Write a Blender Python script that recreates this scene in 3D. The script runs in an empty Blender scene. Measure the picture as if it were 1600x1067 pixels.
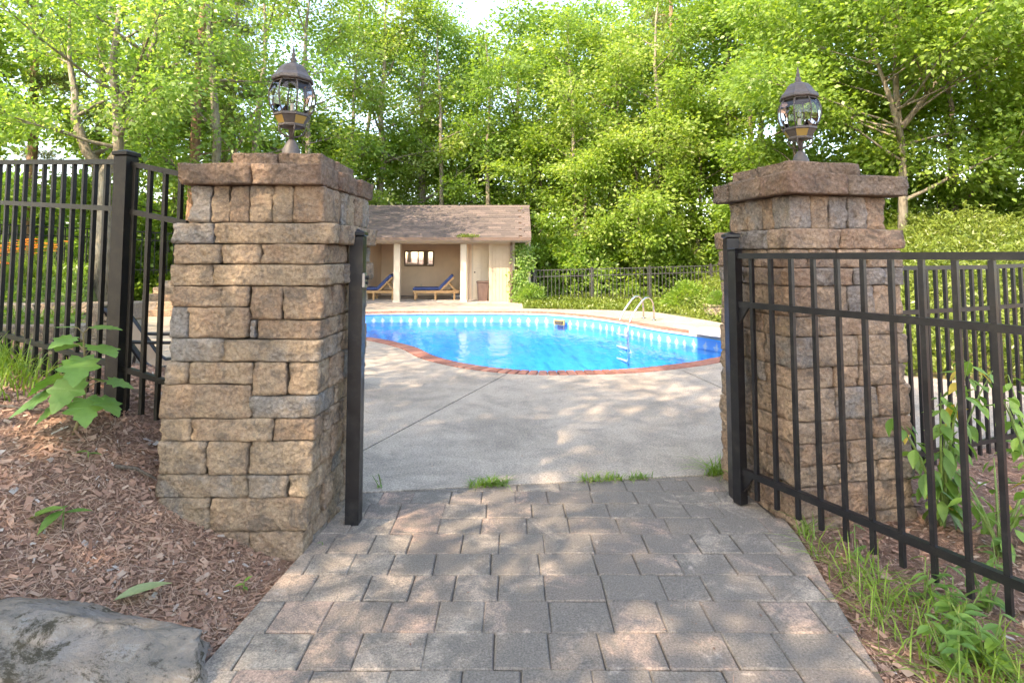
import bpy, bmesh, math, random
import numpy as np
from mathutils import Vector, Matrix, noise
R = math.radians
SC = bpy.context.scene
COL = SC.collection

# ------------------------------------------------------------------ camera
cam = bpy.data.cameras.new('camera')
cam.lens = 20.25; cam.sensor_width = 36.0; cam.sensor_fit = 'HORIZONTAL'
cam.shift_y = -0.1188
cam.clip_start = 0.05; cam.clip_end = 1500
camo = bpy.data.objects.new('camera', cam); COL.objects.link(camo)
camo.location = (0, 0, 1.5); camo.rotation_euler = (R(90 + 3.6), 0, 0)
SC.camera = camo

# ------------------------------------------------------------------ light
SUN_AZ = (-0.66, -0.75)          # horizontal direction towards the sun
SUN_EL = 44.0
world = bpy.data.worlds.new('World'); SC.world = world; world.use_nodes = True
wn = world.node_tree.nodes; wl = world.node_tree.links
sky = wn.new('ShaderNodeTexSky'); sky.sky_type = 'NISHITA'; sky.sun_disc = False
sky.sun_elevation = R(SUN_EL)
sky.sun_rotation = math.atan2(SUN_AZ[0], SUN_AZ[1])
sky.air_density = 1.0; sky.dust_density = 1.5; sky.ozone_density = 1.0
wl.new(sky.outputs[0], wn['Background'].inputs[0])
wn['Background'].inputs[1].default_value = 0.15
sl = bpy.data.lights.new('sun', 'SUN'); sl.energy = 2.05; sl.angle = R(0.53); sl.color = (1.0, 0.88, 0.72)
so = bpy.data.objects.new('sun', sl); COL.objects.link(so)
ce = math.cos(R(SUN_EL)); sd = Vector((SUN_AZ[0] * ce, SUN_AZ[1] * ce, math.sin(R(SUN_EL))))
so.rotation_euler = sd.to_track_quat('Z', 'Y').to_euler(); so.location = sd * 40
vs = SC.view_settings
vs.view_transform = 'Standard'; vs.look = 'None'; vs.exposure = 2.72; vs.gamma = 1.0; vs.use_curve_mapping = False
vs.use_white_balance = True; vs.white_balance_temperature = 7700; vs.white_balance_tint = 14
SC.render.engine = 'CYCLES'
cy = SC.cycles
cy.use_denoising = True
cy.max_bounces = 7; cy.diffuse_bounces = 4; cy.adaptive_threshold = .02; cy.glossy_bounces = 3; cy.transmission_bounces = 4; cy.transparent_max_bounces = 16
cy.caustics_reflective = False; cy.caustics_refractive = False
cy.sample_clamp_indirect = 6.0

# ------------------------------------------------------------------ helpers
WM = {}
def link(o, parent=None, wmat=None):
    COL.objects.link(o)
    if parent is not None:
        o.parent = parent
        if wmat is None: o.matrix_parent_inverse = WM[parent.name].inverted()
    return o
def thing(name, label, cat, loc=(0, 0, 0), rz=0, group=None, kind=None):
    o = bpy.data.objects.new(name, None); COL.objects.link(o)
    o.empty_display_size = 0.1; o.location = loc; o.rotation_euler = (0, 0, rz)
    tag(o, label, cat, group, kind)
    WM[o.name] = Matrix.Translation(Vector(loc)) @ Matrix.Rotation(rz, 4, 'Z')
    return o
def tag(o, label=None, cat=None, group=None, kind=None):
    if label: o['label'] = label
    if cat: o['category'] = cat
    if group: o['group'] = group
    if kind: o['kind'] = kind
    return o
def obj(name, me, mat, parent=None, loc=None, rot=None, local=False, smooth=None):
    """mesh object; coordinates are world unless local=True (then relative to parent)"""
    if isinstance(me, MB): me = me.mesh(name, smooth)
    if mat is not None and len(me.materials) == 0: me.materials.append(mat)
    o = bpy.data.objects.new(name, me)
    COL.objects.link(o)
    if loc is not None: o.location = loc
    if rot is not None: o.rotation_euler = rot
    M = Matrix.Identity(4)
    if loc is not None or rot is not None:
        M = Matrix.Translation(Vector(loc or (0, 0, 0)))
        if rot is not None:
            from mathutils import Euler
            M = M @ Euler(rot).to_matrix().to_4x4()
    if parent is not None:
        o.parent = parent
        if local: M = WM[parent.name] @ M
        else: o.matrix_parent_inverse = WM[parent.name].inverted()
    WM[o.name] = M
    return o
def copy_tree(o, parent=None):
    c = o.copy(); COL.objects.link(c); c.parent = parent
    for ch in list(o.children): copy_tree(ch, c)
    return c

class MB:
    def __init__(s): s.v = []; s.f = []
    def add(s, vs, fs):
        b = len(s.v); s.v += [tuple(p) for p in vs]; s.f += [tuple(i + b for i in f) for f in fs]; return s
    def box(s, c, d, rz=0.0, bev=0.0):
        x, y, z = d[0] / 2, d[1] / 2, d[2] / 2
        co, si = math.cos(rz), math.sin(rz)
        def T(p): return (c[0] + p[0] * co - p[1] * si, c[1] + p[0] * si + p[1] * co, c[2] + p[2])
        if bev <= 0:
            P = [T(p) for p in ((-x, -y, -z), (x, -y, -z), (x, y, -z), (-x, y, -z), (-x, -y, z), (x, -y, z), (x, y, z), (-x, y, z))]
            return s.add(P, [(3, 2, 1, 0), (4, 5, 6, 7), (0, 1, 5, 4), (1, 2, 6, 5), (2, 3, 7, 6), (3, 0, 4, 7)])
        b = min(bev, x * .9, y * .9, z * .9)
        ring = lambda ex, ey, zz: [T((-ex, -ey, zz)), T((ex, -ey, zz)), T((ex, ey, zz)), T((-ex, ey, zz))]
        P = ring(x - b, y - b, -z) + ring(x, y, -z + b) + ring(x, y, z - b) + ring(x - b, y - b, z)
        F = [(3, 2, 1, 0), (12, 13, 14, 15)]
        for k in range(3):
            for i in range(4):
                j = (i + 1) % 4
                F.append((4 * k + i, 4 * k + j, 4 * k + 4 + j, 4 * k + 4 + i))
        return s.add(P, F)
    def bar(s, A, B, w, h):
        A = Vector(A); B = Vector(B); d = (B - A).normalized()
        up = Vector((0, 0, 1)) if abs(d.z) < .95 else Vector((0, 1, 0))
        sx = d.cross(up).normalized() * (w / 2); uz = sx.cross(d).normalized() * (h / 2)
        P = []
        for q in (A, B): P += [q - sx - uz, q + sx - uz, q + sx + uz, q - sx + uz]
        return s.add(P, [(3, 2, 1, 0), (4, 5, 6, 7), (0, 1, 5, 4), (1, 2, 6, 5), (2, 3, 7, 6), (3, 0, 4, 7)])
    def tube(s, pts, rad, n=8, cap=True):
        pts = [Vector(p) for p in pts]
        if not hasattr(rad, '__len__'): rad = [rad] * len(pts)
        P = []; F = []
        prev = None
        for i, p in enumerate(pts):
            d = (pts[min(i + 1, len(pts) - 1)] - pts[max(i - 1, 0)])
            if d.length < 1e-9: d = Vector((0, 0, 1))
            d.normalize()
            if prev is None:
                a = d.cross(Vector((0, 0, 1)) if abs(d.z) < .9 else Vector((1, 0, 0))).normalized()
            else:
                a = (prev - d * prev.dot(d))
                a = a.normalized() if a.length > 1e-6 else d.orthogonal().normalized()
            prev = a; b = d.cross(a)
            for k in range(n):
                t = 2 * math.pi * k / n
                P.append(p + (a * math.cos(t) + b * math.sin(t)) * rad[i])
        for i in range(len(pts) - 1):
            for k in range(n):
                j = (k + 1) % n
                F.append((i * n + k, i * n + j, (i + 1) * n + j, (i + 1) * n + k))
        if cap:
            F.append(tuple(range(n - 1, -1, -1))); F.append(tuple(range((len(pts) - 1) * n, len(pts) * n)))
        return s.add(P, F)
    def lathe(s, prof, n, c=(0, 0, 0), ph=0.0, cap=True):
        P = []; F = []
        for r, z in prof:
            for k in range(n):
                t = 2 * math.pi * k / n + ph
                P.append((c[0] + r * math.cos(t), c[1] + r * math.sin(t), c[2] + z))
        for i in range(len(prof) - 1):
            for k in range(n):
                j = (k + 1) % n
                F.append((i * n + k, i * n + j, (i + 1) * n + j, (i + 1) * n + k))
        if cap:
            F.append(tuple(range(n - 1, -1, -1))); F.append(tuple(range((len(prof) - 1) * n, len(prof) * n)))
        return s.add(P, F)
    def prism(s, poly, z0, z1, ch=0.0):
        """poly: CCW list of (x,y); chamfered top"""
        n = len(poly)
        if ch > 0:
            top = inset(poly, ch)
            rings = [(poly, z0), (poly, z1 - ch), (top, z1)]
        else: rings = [(poly, z0), (poly, z1)]
        P = []; F = []
        for pl, z in rings: P += [(x, y, z) for x, y in pl]
        for k in range(len(rings) - 1):
            for i in range(n):
                j = (i + 1) % n
                F.append((k * n + i, k * n + j, (k + 1) * n + j, (k + 1) * n + i))
        F.append(tuple(range(n - 1, -1, -1))); F.append(tuple(range((len(rings) - 1) * n, len(rings) * n)))
        return s.add(P, F)
    def mesh(s, name, smooth=None):
        me = bpy.data.meshes.new(name); me.from_pydata(s.v, [], s.f); me.update()
        if smooth: me.polygons.foreach_set('use_smooth', [True] * len(me.polygons))
        return me
def inset(poly, d):
    n = len(poly); out = []
    for i in range(n):
        p0 = Vector(poly[i - 1]); p1 = Vector(poly[i]); p2 = Vector(poly[(i + 1) % n])
        e1 = (p1 - p0).normalized(); e2 = (p2 - p1).normalized()
        n1 = Vector((-e1.y, e1.x)); n2 = Vector((-e2.y, e2.x))
        m = n1 + n2
        m = n1 if m.length < 1e-6 else m / max(.35, m.dot(n1))
        out.append(tuple(p1 + m * d))
    return out
def clip(poly, a, b, c):
    """keep a*x+b*y<=c"""
    out = []
    for i in range(len(poly)):
        p, q = poly[i], poly[(i + 1) % len(poly)]
        fp = a * p[0] + b * p[1] - c; fq = a * q[0] + b * q[1] - c
        if fp <= 0: out.append(p)
        if fp * fq < 0:
            t = fp / (fp - fq); out.append((p[0] + (q[0] - p[0]) * t, p[1] + (q[1] - p[1]) * t))
    return out
def area(poly): return .5 * sum(poly[i - 1][0] * poly[i][1] - poly[i][0] * poly[i - 1][1] for i in range(len(poly)))
def np_mesh(name, V, F, tint=None, smooth=False):
    V = np.ascontiguousarray(V, dtype=np.float32).reshape(-1, 3); F = np.ascontiguousarray(F, dtype=np.int32)
    me = bpy.data.meshes.new(name); m, k = F.shape
    me.vertices.add(len(V)); me.vertices.foreach_set('co', V.ravel())
    me.loops.add(m * k); me.loops.foreach_set('vertex_index', F.ravel())
    me.polygons.add(m); me.polygons.foreach_set('loop_start', np.arange(m, dtype=np.int32) * k)
    me.update(calc_edges=True)
    if smooth: me.polygons.foreach_set('use_smooth', np.ones(m, dtype=bool))
    if tint is not None:
        a = me.attributes.new('tint', 'FLOAT', 'FACE'); a.data.foreach_set('value', np.ascontiguousarray(tint, dtype=np.float32))
    return me
def unit(a): return a / np.maximum(np.linalg.norm(a, axis=1, keepdims=True), 1e-9)
def leaf_quads(C, D, N, L, W, fold=.10, droop=.12):
    """C base, D direction, N normal -> folded diamond leaves"""
    D = unit(D); S = unit(np.cross(D, N)); N = np.cross(S, D)
    L = np.asarray(L).reshape(-1, 1); W = np.asarray(W).reshape(-1, 1)
    mid = C + D * L * .45
    V = np.stack([C, mid + S * W * .5 + N * W * fold, C + D * L - N * L * droop, mid - S * W * .5 + N * W * fold], axis=1)
    F = np.arange(len(C) * 4).reshape(-1, 4)
    return V.reshape(-1, 3), F

# ------------------------------------------------------------------ materials
class Mat:
    def __init__(s, name):
        s.m = bpy.data.materials.new(name); s.m.use_nodes = True
        s.t = s.m.node_tree; s.N = s.t.nodes; s.b = s.N['Principled BSDF']; s.out = s.N['Material Output']
    def n(s, typ, **kw):
        x = s.N.new('ShaderNode' + typ)
        for k, v in kw.items():
            if k.startswith('i_'):
                key = k[2:]; key = int(key) if key.isdigit() else key.replace('_', ' ')
                x.inputs[key].default_value = v
            else: setattr(x, k, v)
        return x
    def l(s, a, b): s.t.links.new(a, b)
    def pos(s, scale=(1, 1, 1)):
        g = s.n('NewGeometry'); m = s.n('Mapping'); m.inputs['Scale'].default_value = scale
        s.l(g.outputs['Position'], m.inputs[0]); return m.outputs[0]
    def objco(s):
        return s.n('TexCoord').outputs['Object']
    def noise(s, co, scale, detail=4, rough=.6, dist=0.0):
        x = s.n('TexNoise'); x.inputs['Scale'].default_value = scale; x.inputs['Detail'].default_value = detail
        x.inputs['Roughness'].default_value = rough; x.inputs['Distortion'].default_value = dist
        if co is not None: s.l(co, x.inputs['Vector'])
        return x.outputs[0]
    def ramp(s, fac, stops, interp='LINEAR'):
        x = s.n('ValToRGB'); cr = x.color_ramp; cr.interpolation = interp
        while len(cr.elements) < len(stops): cr.elements.new(.5)
        for e, (p, c) in zip(cr.elements, stops):
            e.position = p; e.color = (c, c, c, 1) if not hasattr(c, '__len__') else (*c, 1)
        s.l(fac, x.inputs[0]); return x.outputs[0]
    def mix(s, fac, a, b, blend='MIX'):
        x = s.n('MixRGB', blend_type=blend)
        for k, v in ((0, fac), (1, a), (2, b)):
            if hasattr(v, 'is_linked') or hasattr(v, 'links'): s.l(v, x.inputs[k])
            elif k == 0: x.inputs[0].default_value = v
            else: x.inputs[k].default_value = (*v, 1)
        return x.outputs[0]
    def math(s, op, a, b=None, c=None):
        x = s.n('Math', operation=op)
        for k, v in ((0, a), (1, b), (2, c)):
            if v is None: continue
            if hasattr(v, 'links'): s.l(v, x.inputs[k])
            else: x.inputs[k].default_value = v
        return x.outputs[0]
    def bump(s, h, strength=.4, dist=.01, nrm=None):
        x = s.n('Bump'); x.inputs['Strength'].default_value = strength; x.inputs['Distance'].default_value = dist
        s.l(h, x.inputs['Height'])
        if nrm is not None: s.l(nrm, x.inputs['Normal'])
        s.l(x.outputs[0], s.b.inputs['Normal']); return x.outputs[0]
    def col(s, c):
        if hasattr(c, 'links'): s.l(c, s.b.inputs['Base Color'])
        else: s.b.inputs['Base Color'].default_value = (*c, 1)
        return s
    def set(s, **kw):
        for k, v in kw.items(): s.b.inputs[k.replace('_', ' ')].default_value = v
        return s
    def rnd(s): return s.n('ObjectInfo').outputs['Random']
    def attr(s, name): return s.n('Attribute', attribute_name=name).outputs['Fac']

def m_plain(name, c, rough=.6, metal=0.0, var=.12, scale=6.0, bump=0.0, bscale=60.0, spec=.5):
    m = Mat(name); p = m.pos()
    nz = m.noise(p, scale, 5, .65)
    lo = tuple(x * (1 - var) for x in c); hi = tuple(min(1, x * (1 + var)) for x in c)
    m.col(m.ramp(nz, [(.3, lo), (.7, hi)]))
    m.set(Roughness=rough, Metallic=metal)
    m.b.inputs['Specular IOR Level'].default_value = spec
    if bump: m.bump(m.noise(p, bscale, 4, .7), bump, .004)
    return m.m

def m_stone(name, tan, grey, dark, seedw=0.0):
    m = Mat(name); p = m.pos(); r = m.rnd()
    big = m.noise(p, 5.0, 4, .6, .4)
    mixf = m.math('ADD', m.math('MULTIPLY', r, .62), m.math('MULTIPLY', big, .62))
    base = m.ramp(mixf, [(.36, grey), (.50, tuple(x * .9 for x in tan)), (.62, tan), (.78, (tan[0] * .84, tan[1] * .76, tan[2] * .74)), (.95, tuple(x * 1.15 for x in tan))])
    fine = m.noise(p, 62.0, 4, .85)
    base = m.mix(.9, base, m.ramp(fine, [(.3, (.25, .24, .23)), (.55, (.55, .55, .55)), (.78, (.85, .83, .78))]), 'OVERLAY')
    st = m.ramp(m.noise(p, 9.0, 6, .75, .6), [(.48, 0.0), (.64, .75)])
    base = m.mix(st, base, dark)
    m.col(base).set(Roughness=.93); m.b.inputs['Specular IOR Level'].default_value = .25
    ch = m.n('TexVoronoi'); ch.inputs['Scale'].default_value = 34; m.l(p, ch.inputs['Vector'])
    h = m.math('ADD', m.math('MULTIPLY', ch.outputs['Distance'], 1.1), m.math('ADD', m.noise(p, 38, 6, .8), m.math('MULTIPLY', m.noise(p, 140, 3, .7), .7)))
    m.bump(h, .9, .026)
    return m.m
M = {}
M['stone'] = m_stone('block_stone', (.42, .32, .225), (.30, .28, .26), (.135, .117, .102))
M['stone_r'] = m_stone('block_stone_reddish', (.41, .30, .215), (.285, .255, .235), (.14, .117, .102))
M['cap'] = m_stone('cap_stone', (.265, .19, .14), (.20, .16, .13), (.095, .078, .066))
M['oldstone'] = m_stone('terrace_stone', (.42, .34, .25), (.33, .30, .26), (.16, .14, .12))
M['mortar'] = m_plain('mortar', (.10, .08, .065), .95, bump=.4)

def m_paver():
    m = Mat('paver_concrete'); p = m.pos(); r = m.rnd()
    base = m.ramp(r, [(0, (.325, .272, .22)), (.4, (.35, .292, .23)), (.7, (.38, .29, .222)), (1, (.43, .285, .212))])
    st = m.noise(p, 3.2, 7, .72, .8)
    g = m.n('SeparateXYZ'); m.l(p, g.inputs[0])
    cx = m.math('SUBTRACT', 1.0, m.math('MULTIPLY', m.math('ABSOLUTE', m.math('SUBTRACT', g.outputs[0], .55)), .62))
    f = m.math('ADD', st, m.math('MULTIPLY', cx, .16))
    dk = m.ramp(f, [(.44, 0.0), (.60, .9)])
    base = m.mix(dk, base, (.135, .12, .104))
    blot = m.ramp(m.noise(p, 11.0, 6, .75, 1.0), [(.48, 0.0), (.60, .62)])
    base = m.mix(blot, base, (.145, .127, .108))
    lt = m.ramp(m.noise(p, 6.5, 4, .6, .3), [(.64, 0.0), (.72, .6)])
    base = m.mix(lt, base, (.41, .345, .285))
    sp = m.noise(p, 120.0, 3, .85)
    base = m.mix(.85, base, m.ramp(sp, [(.3, (.2, .2, .2)), (.5, (.5, .5, .5)), (.75, (.9, .9, .9))]), 'OVERLAY')
    m.col(base).set(Roughness=.9)
    h = m.math('ADD', m.math('MULTIPLY', m.noise(p, 18, 5, .65), 1.6), m.noise(p, 130, 3, .7))
    m.bump(h, .55, .008)
    return m.m
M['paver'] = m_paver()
def m_concrete(name, c, dk, speck=.8):
    m = Mat(name); p = m.pos()
    st = m.noise(p, 1.1, 7, .7, .6)
    base = m.ramp(st, [(.34, tuple(x * .70 for x in c)), (.5, c), (.66, tuple(x * 1.12 for x in c))])
    w = m.ramp(m.noise(p, 2.6, 8, .82, .5), [(.46, 0.0), (.66, .75)])
    base = m.mix(w, base, dk)
    sp = m.noise(p, 70.0, 4, .9)
    base = m.mix(speck, base, m.ramp(sp, [(.33, (.1, .1, .12)), (.5, (.5, .5, .5)), (.68, (.92, .9, .88))]), 'OVERLAY')
    m.col(base).set(Roughness=.88)
    m.bump(m.noise(p, 130, 3, .75), .5, .006)
    return m.m
M['concrete'] = m_concrete('aggregate_concrete', (.355, .30, .24), (.185, .16, .136))
M['bed'] = m_plain('joint_bed', (.055, .05, .045), .95)
M['sand'] = m_plain('joint_sand', (.10, .085, .07), .95, bump=.5)
def m_brick():
    m = Mat('coping_brick'); r = m.rnd(); p = m.pos()
    c = m.ramp(r, [(0, (.22, .085, .06)), (.5, (.27, .11, .08)), (1, (.32, .15, .11))])
    c = m.mix(m.ramp(m.noise(p, 22, 5, .7), [(.5, 0.0), (.72, .6)]), c, (.22, .13, .10))
    m.col(c).set(Roughness=.85); m.bump(m.noise(p, 90, 4, .7), .4, .004); return m.m
M['brick'] = m_brick()
def m_coat():
    m = Mat('black_powder_coat'); p = m.pos()
    f = m.ramp(m.noise(p, 16, 7, .8), [(.50, 0.0), (.72, .8)])
    m.col(m.mix(f, (.006, .006, .008), (.030, .027, .024)))
    m.l(m.ramp(m.noise(p, 9, 5, .7), [(.35, .28), (.7, .5)]), m.b.inputs['Roughness'])
    m.bump(m.noise(p, 260, 3, .7), .15, .002); return m.m
M['metal'] = m_coat()
def m_fence_l():
    m = Mat('weathered_black_metal'); p = m.pos()
    f = m.ramp(m.noise(p, 14, 6, .7), [(.45, 0.0), (.7, .8)])
    m.col(m.mix(f, (.006, .0055, .005), (.022, .019, .013))).set(Roughness=.5); m.b.inputs['Specular IOR Level'].default_value = .3
    m.bump(m.noise(p, 200, 3, .7), .2, .002); return m.m
M['metal_old'] = m_fence_l()
M['bronze'] = m_plain('lamp_bronze', (.072, .060, .055), .52, var=.25, scale=40, bump=.3, bscale=220)
def m_glass(name, tint, refl=1.0, rough=.02):
    m = Mat(name)
    tr = m.n('BsdfTransparent'); tr.inputs[0].default_value = (*tint, 1)
    gl = m.n('BsdfGlossy'); gl.inputs['Roughness'].default_value = rough
    fr = m.n('Fresnel'); fr.inputs[0].default_value = 1.5
    f = m.math('MULTIPLY', fr.outputs[0], refl)
    mx = m.n('MixShader'); m.l(f, mx.inputs[0]); m.l(tr.outputs[0], mx.inputs[1]); m.l(gl.outputs[0], mx.inputs[2])
    m.l(mx.outputs[0], m.out.inputs[0]); return m.m
M['glass'] = m_glass('lamp_glass', (.95, .97, .96), 1.0)
def m_amber():
    m = Mat('amber_glass'); m.col((.50, .36, .13)).set(Roughness=.25)
    tr = m.n('BsdfTranslucent'); tr.inputs[0].default_value = (.8, .6, .25, 1)
    mx = m.n('MixShader'); mx.inputs[0].default_value = .5
    m.l(m.b.outputs[0], mx.inputs[1]); m.l(tr.outputs[0], mx.inputs[2]); m.l(mx.outputs[0], m.out.inputs[0]); return m.m
M['amber'] = m_amber()
M['candle'] = m_plain('candle_socket', (.35, .31, .26), .5)

def m_leaf(name, stops, trans, tf=.5, rough=.38, hue_obj=.0):
    m = Mat(name); t = m.attr('tint'); r = m.rnd()
    f = m.math('ADD', m.math('MULTIPLY', t, .70), m.math('MULTIPLY', r, .42))
    c = m.ramp(f, stops)
    m.col(c).set(Roughness=rough); m.b.inputs['Specular IOR Level'].default_value = .45
    tr = m.n('BsdfTranslucent'); m.l(m.mix(1.0, c, trans, 'MULTIPLY'), tr.inputs[0])
    mx = m.n('MixShader'); mx.inputs[0].default_value = tf
    m.l(m.b.outputs[0], mx.inputs[1]); m.l(tr.outputs[0], mx.inputs[2]); m.l(mx.outputs[0], m.out.inputs[0])
    return m.m
G_OAK = [(0, (.07, .15, .036)), (.35, (.115, .22, .050)), (.7, (.165, .28, .066)), (1, (.29, .38, .16))]
G_YEL = [(0, (.085, .17, .032)), (.4, (.145, .25, .046)), (.75, (.205, .31, .060)), (1, (.33, .40, .15))]
G_DRK = [(0, (.03, .075, .018)), (.5, (.06, .13, .025)), (1, (.12, .19, .04))]
M['oak'] = m_leaf('oak_leaf', G_OAK, (2.1, 2.0, .9))
M['maple'] = m_leaf('yellow_green_leaf', G_YEL, (1.8, 1.7, .8))
M['darkleaf'] = m_leaf('dark_leaf', G_DRK, (1.8, 1.7, .9))
M['needle'] = m_leaf('pine_needle', [(0, (.06, .10, .03)), (.6, (.12, .16, .045)), (1, (.20, .20, .07))], (1.3, 1.3, .8), .25)
M['cover'] = m_leaf('ground_cover_leaf', [(0, (.07, .12, .02)), (.5, (.14, .195, .03)), (1, (.24, .28, .06))], (1.4, 1.3, .7), .35)
M['grass'] = m_leaf('grass_blade', [(0, (.08, .16, .02)), (.5, (.15, .26, .03)), (.85, (.22, .32, .045)), (1, (.34, .32, .12))], (1.4, 1.4, .8), .35)
M['weed'] = m_leaf('weed_leaf', [(0, (.07, .17, .03)), (.6, (.12, .25, .04)), (1, (.22, .33, .05))], (1.4, 1.5, .8), .35, .38)
M['flower'] = m_leaf('lily_petal', [(0, (.62, .14, .05)), (.5, (.72, .26, .05)), (1, (.80, .42, .07))], (1.1, 1.0, 1.0), .35)
def m_bigleaf(name, c0, c1, vein):
    m = Mat(name); r = m.rnd(); co = m.objco(); p = m.pos()
    c = m.ramp(r, [(0, c0), (1, c1)])
    w = m.n('TexWave', wave_type='BANDS', bands_direction='DIAGONAL'); w.inputs['Scale'].default_value = 26; w.inputs['Distortion'].default_value = .6
    m.l(co, w.inputs[0])
    c = m.mix(m.ramp(w.outputs[1], [(.86, 0.0), (1.0, .35)]), c, vein)
    c = m.mix(m.ramp(m.noise(p, 40, 4, .6), [(.4, 0.0), (.75, .3)]), c, tuple(x * .6 for x in c0))
    m.col(c).set(Roughness=.45)
    m.bump(w.outputs[1], .15, .002)
    tr = m.n('BsdfTranslucent'); m.l(m.mix(1.0, c, (1.4, 1.5, .8), 'MULTIPLY'), tr.inputs[0])
    mx = m.n('MixShader'); mx.inputs[0].default_value = .33
    m.l(m.b.outputs[0], mx.inputs[1]); m.l(tr.outputs[0], mx.inputs[2]); m.l(mx.outputs[0], m.out.inputs[0])
    return m.m
M['bigleaf'] = m_bigleaf('sapling_leaf', (.10, .22, .045), (.17, .32, .06), (.28, .40, .12))
M['bushleaf'] = m_bigleaf('bush_leaf', (.08, .18, .035), (.20, .34, .06), (.28, .40, .12))
M['yellowleaf'] = m_bigleaf('yellowed_leaf', (.45, .33, .04), (.60, .42, .05), (.6, .5, .12))
M['paleleaf'] = m_bigleaf('fallen_leaf', (.28, .36, .17), (.34, .40, .22), (.4, .45, .28))
M['stem'] = m_plain('plant_stem', (.17, .14, .06), .6, var=.3, scale=30)
M['greenstem'] = m_plain('green_stem', (.13, .20, .05), .6, var=.3, scale=30)

def m_bark(name, a, b, c):
    m = Mat(name); p = m.pos((1, 1, .22))
    f = m.noise(p, 22, 6, .7, .3)
    q = m.noise(m.pos(), 3.0, 4, .6)
    col = m.ramp(f, [(.35, a), (.6, b)])
    col = m.mix(m.ramp(q, [(.5, 0.0), (.65, .6)]), col, c)
    m.col(col).set(Roughness=.92); m.bump(f, .9, .03); return m.m
M['bark'] = m_bark('grey_bark', (.10, .085, .065), (.27, .235, .18), (.33, .31, .25))
M['bark_pine'] = m_bark('pine_bark', (.13, .075, .05), (.34, .20, .13), (.28, .21, .16))
M['bark_dark'] = m_bark('dark_bark', (.06, .05, .04), (.16, .13, .10), (.22, .20, .16))

def m_chip():
    m = Mat('mulch_chip'); t = m.attr('tint')
    c = m.ramp(t, [(0, (.11, .062, .045)), (.25, (.25, .14, .098)), (.55, (.37, .225, .16)), (.78, (.43, .31, .23)), (.88, (.32, .28, .25)), (1, (.42, .38, .34))])
    m.col(c).set(Roughness=.85); m.b.inputs['Specular IOR Level'].default_value = .25
    return m.m
M['chip'] = m_chip()
def m_ground():
    m = Mat('forest_floor'); p = m.pos()
    f = m.noise(p, 46, 6, .8, .8)
    c = m.ramp(f, [(.3, (.09, .05, .035)), (.5, (.22, .12, .08)), (.68, (.33, .21, .14)), (.8, (.40, .34, .28))])
    g = m.n('SeparateXYZ'); m.l(p, g.inputs[0])
    far = m.ramp(m.math('MULTIPLY', g.outputs[1], .04), [(.2, 0.0), (.36, 1.0)])
    gr = m.ramp(m.noise(p, 9, 6, .75), [(.35, (.05, .07, .02)), (.55, (.11, .15, .03)), (.75, (.20, .16, .09))])
    c = m.mix(far, c, gr)
    m.col(c).set(Roughness=.95); m.bump(f, .8, .03); return m.m
M['ground'] = m_ground()

# ================================================================== LARGE STRUCTURE
def smooth_loop(ctrl, step):
    P = [Vector((x, y, 0)) for x, y in ctrl]; n = len(P); pts = []
    for i in range(n):
        a, b, c, d = P[i - 1], P[i], P[(i + 1) % n], P[(i + 2) % n]
        for k in range(24):
            t = k / 24
            pts.append(.5 * ((2 * b) + (c - a) * t + (2 * a - 5 * b + 4 * c - d) * t * t + (3 * b - a - 3 * c + d) * t ** 3))
    L = [0.0]
    for i in range(len(pts)): L.append(L[-1] + (pts[(i + 1) % len(pts)] - pts[i]).length)
    tot = L[-1]; m = round(tot / step); out = []; j = 0
    for k in range(m):
        s = tot * k / m
        while L[j + 1] < s: j += 1
        t = (s - L[j]) / (L[j + 1] - L[j]); q = pts[j].lerp(pts[(j + 1) % len(pts)], t); out.append((q.x, q.y))
    return out, tot
POOL_CTRL = [(-2.45, 10.55), (-1.65, 9.63), (-1.17, 8.72), (-.68, 8.14), (-.2, 7.79), (.28, 7.62), (.8, 7.62), (1.42, 7.7), (2.06, 7.96),
             (2.75, 8.38), (3.55, 9.1), (3.98, 9.95), (3.86, 10.77), (3.5, 11.39), (2.98, 12.3), (2.4, 13.65), (1.6, 14.75), (.5, 15.42),
             (-1.69, 15.5), (-3.88, 15.4), (-5.2, 14.7), (-5.75, 13.3), (-5.3, 11.9), (-4.3, 11.2), (-3.3, 11.0)]
POOL, POOL_LEN = smooth_loop(POOL_CTRL, .118)
POOL_OUT = inset(POOL, -.226)
DECK = [(-.985, 3.768), (1.46, 4.08), (1.95, 4.16), (3.08, 4.55), (5.0, 5.15), (6.6, 6.3), (5.6, 6.95), (4.95, 7.35), (5.0, 8.5), (5.2, 11),
        (4.6, 13.5), (3.8, 15.62), (2.7, 16.15), (.32, 16.62), (.32, 18.62), (-7.6, 18.62), (-7.6, 14.4), (-9.9, 14.38), (-5.35, 7.85), (-4.9, 5.6), (-2.4, 4.6)]
PATH_L = [(1.0, -1.26), (2.126, -1.149), (2.99, -1.069), (3.9, -.99)]          # (y, x) of the path's left edge
PATH_R = [(1.0, 1.09), (2.126, 1.318), (3.175, 1.537), (3.416, 1.566), (3.6, 1.50), (4.2, 1.47)]
def lerp_tab(tab, y): return float(np.interp(y, [a for a, _ in tab], [b for _, b in tab]))
def in_poly(x, y, P):
    c = np.zeros(np.shape(x), bool); n = len(P)
    for i in range(n):
        (x0, y0), (x1, y1) = P[i - 1], P[i]
        if y0 == y1: continue
        k = (y0 > y) != (y1 > y)
        c ^= k & (x < (x1 - x0) * (y - y0) / (y1 - y0) + x0)
    return c
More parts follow.
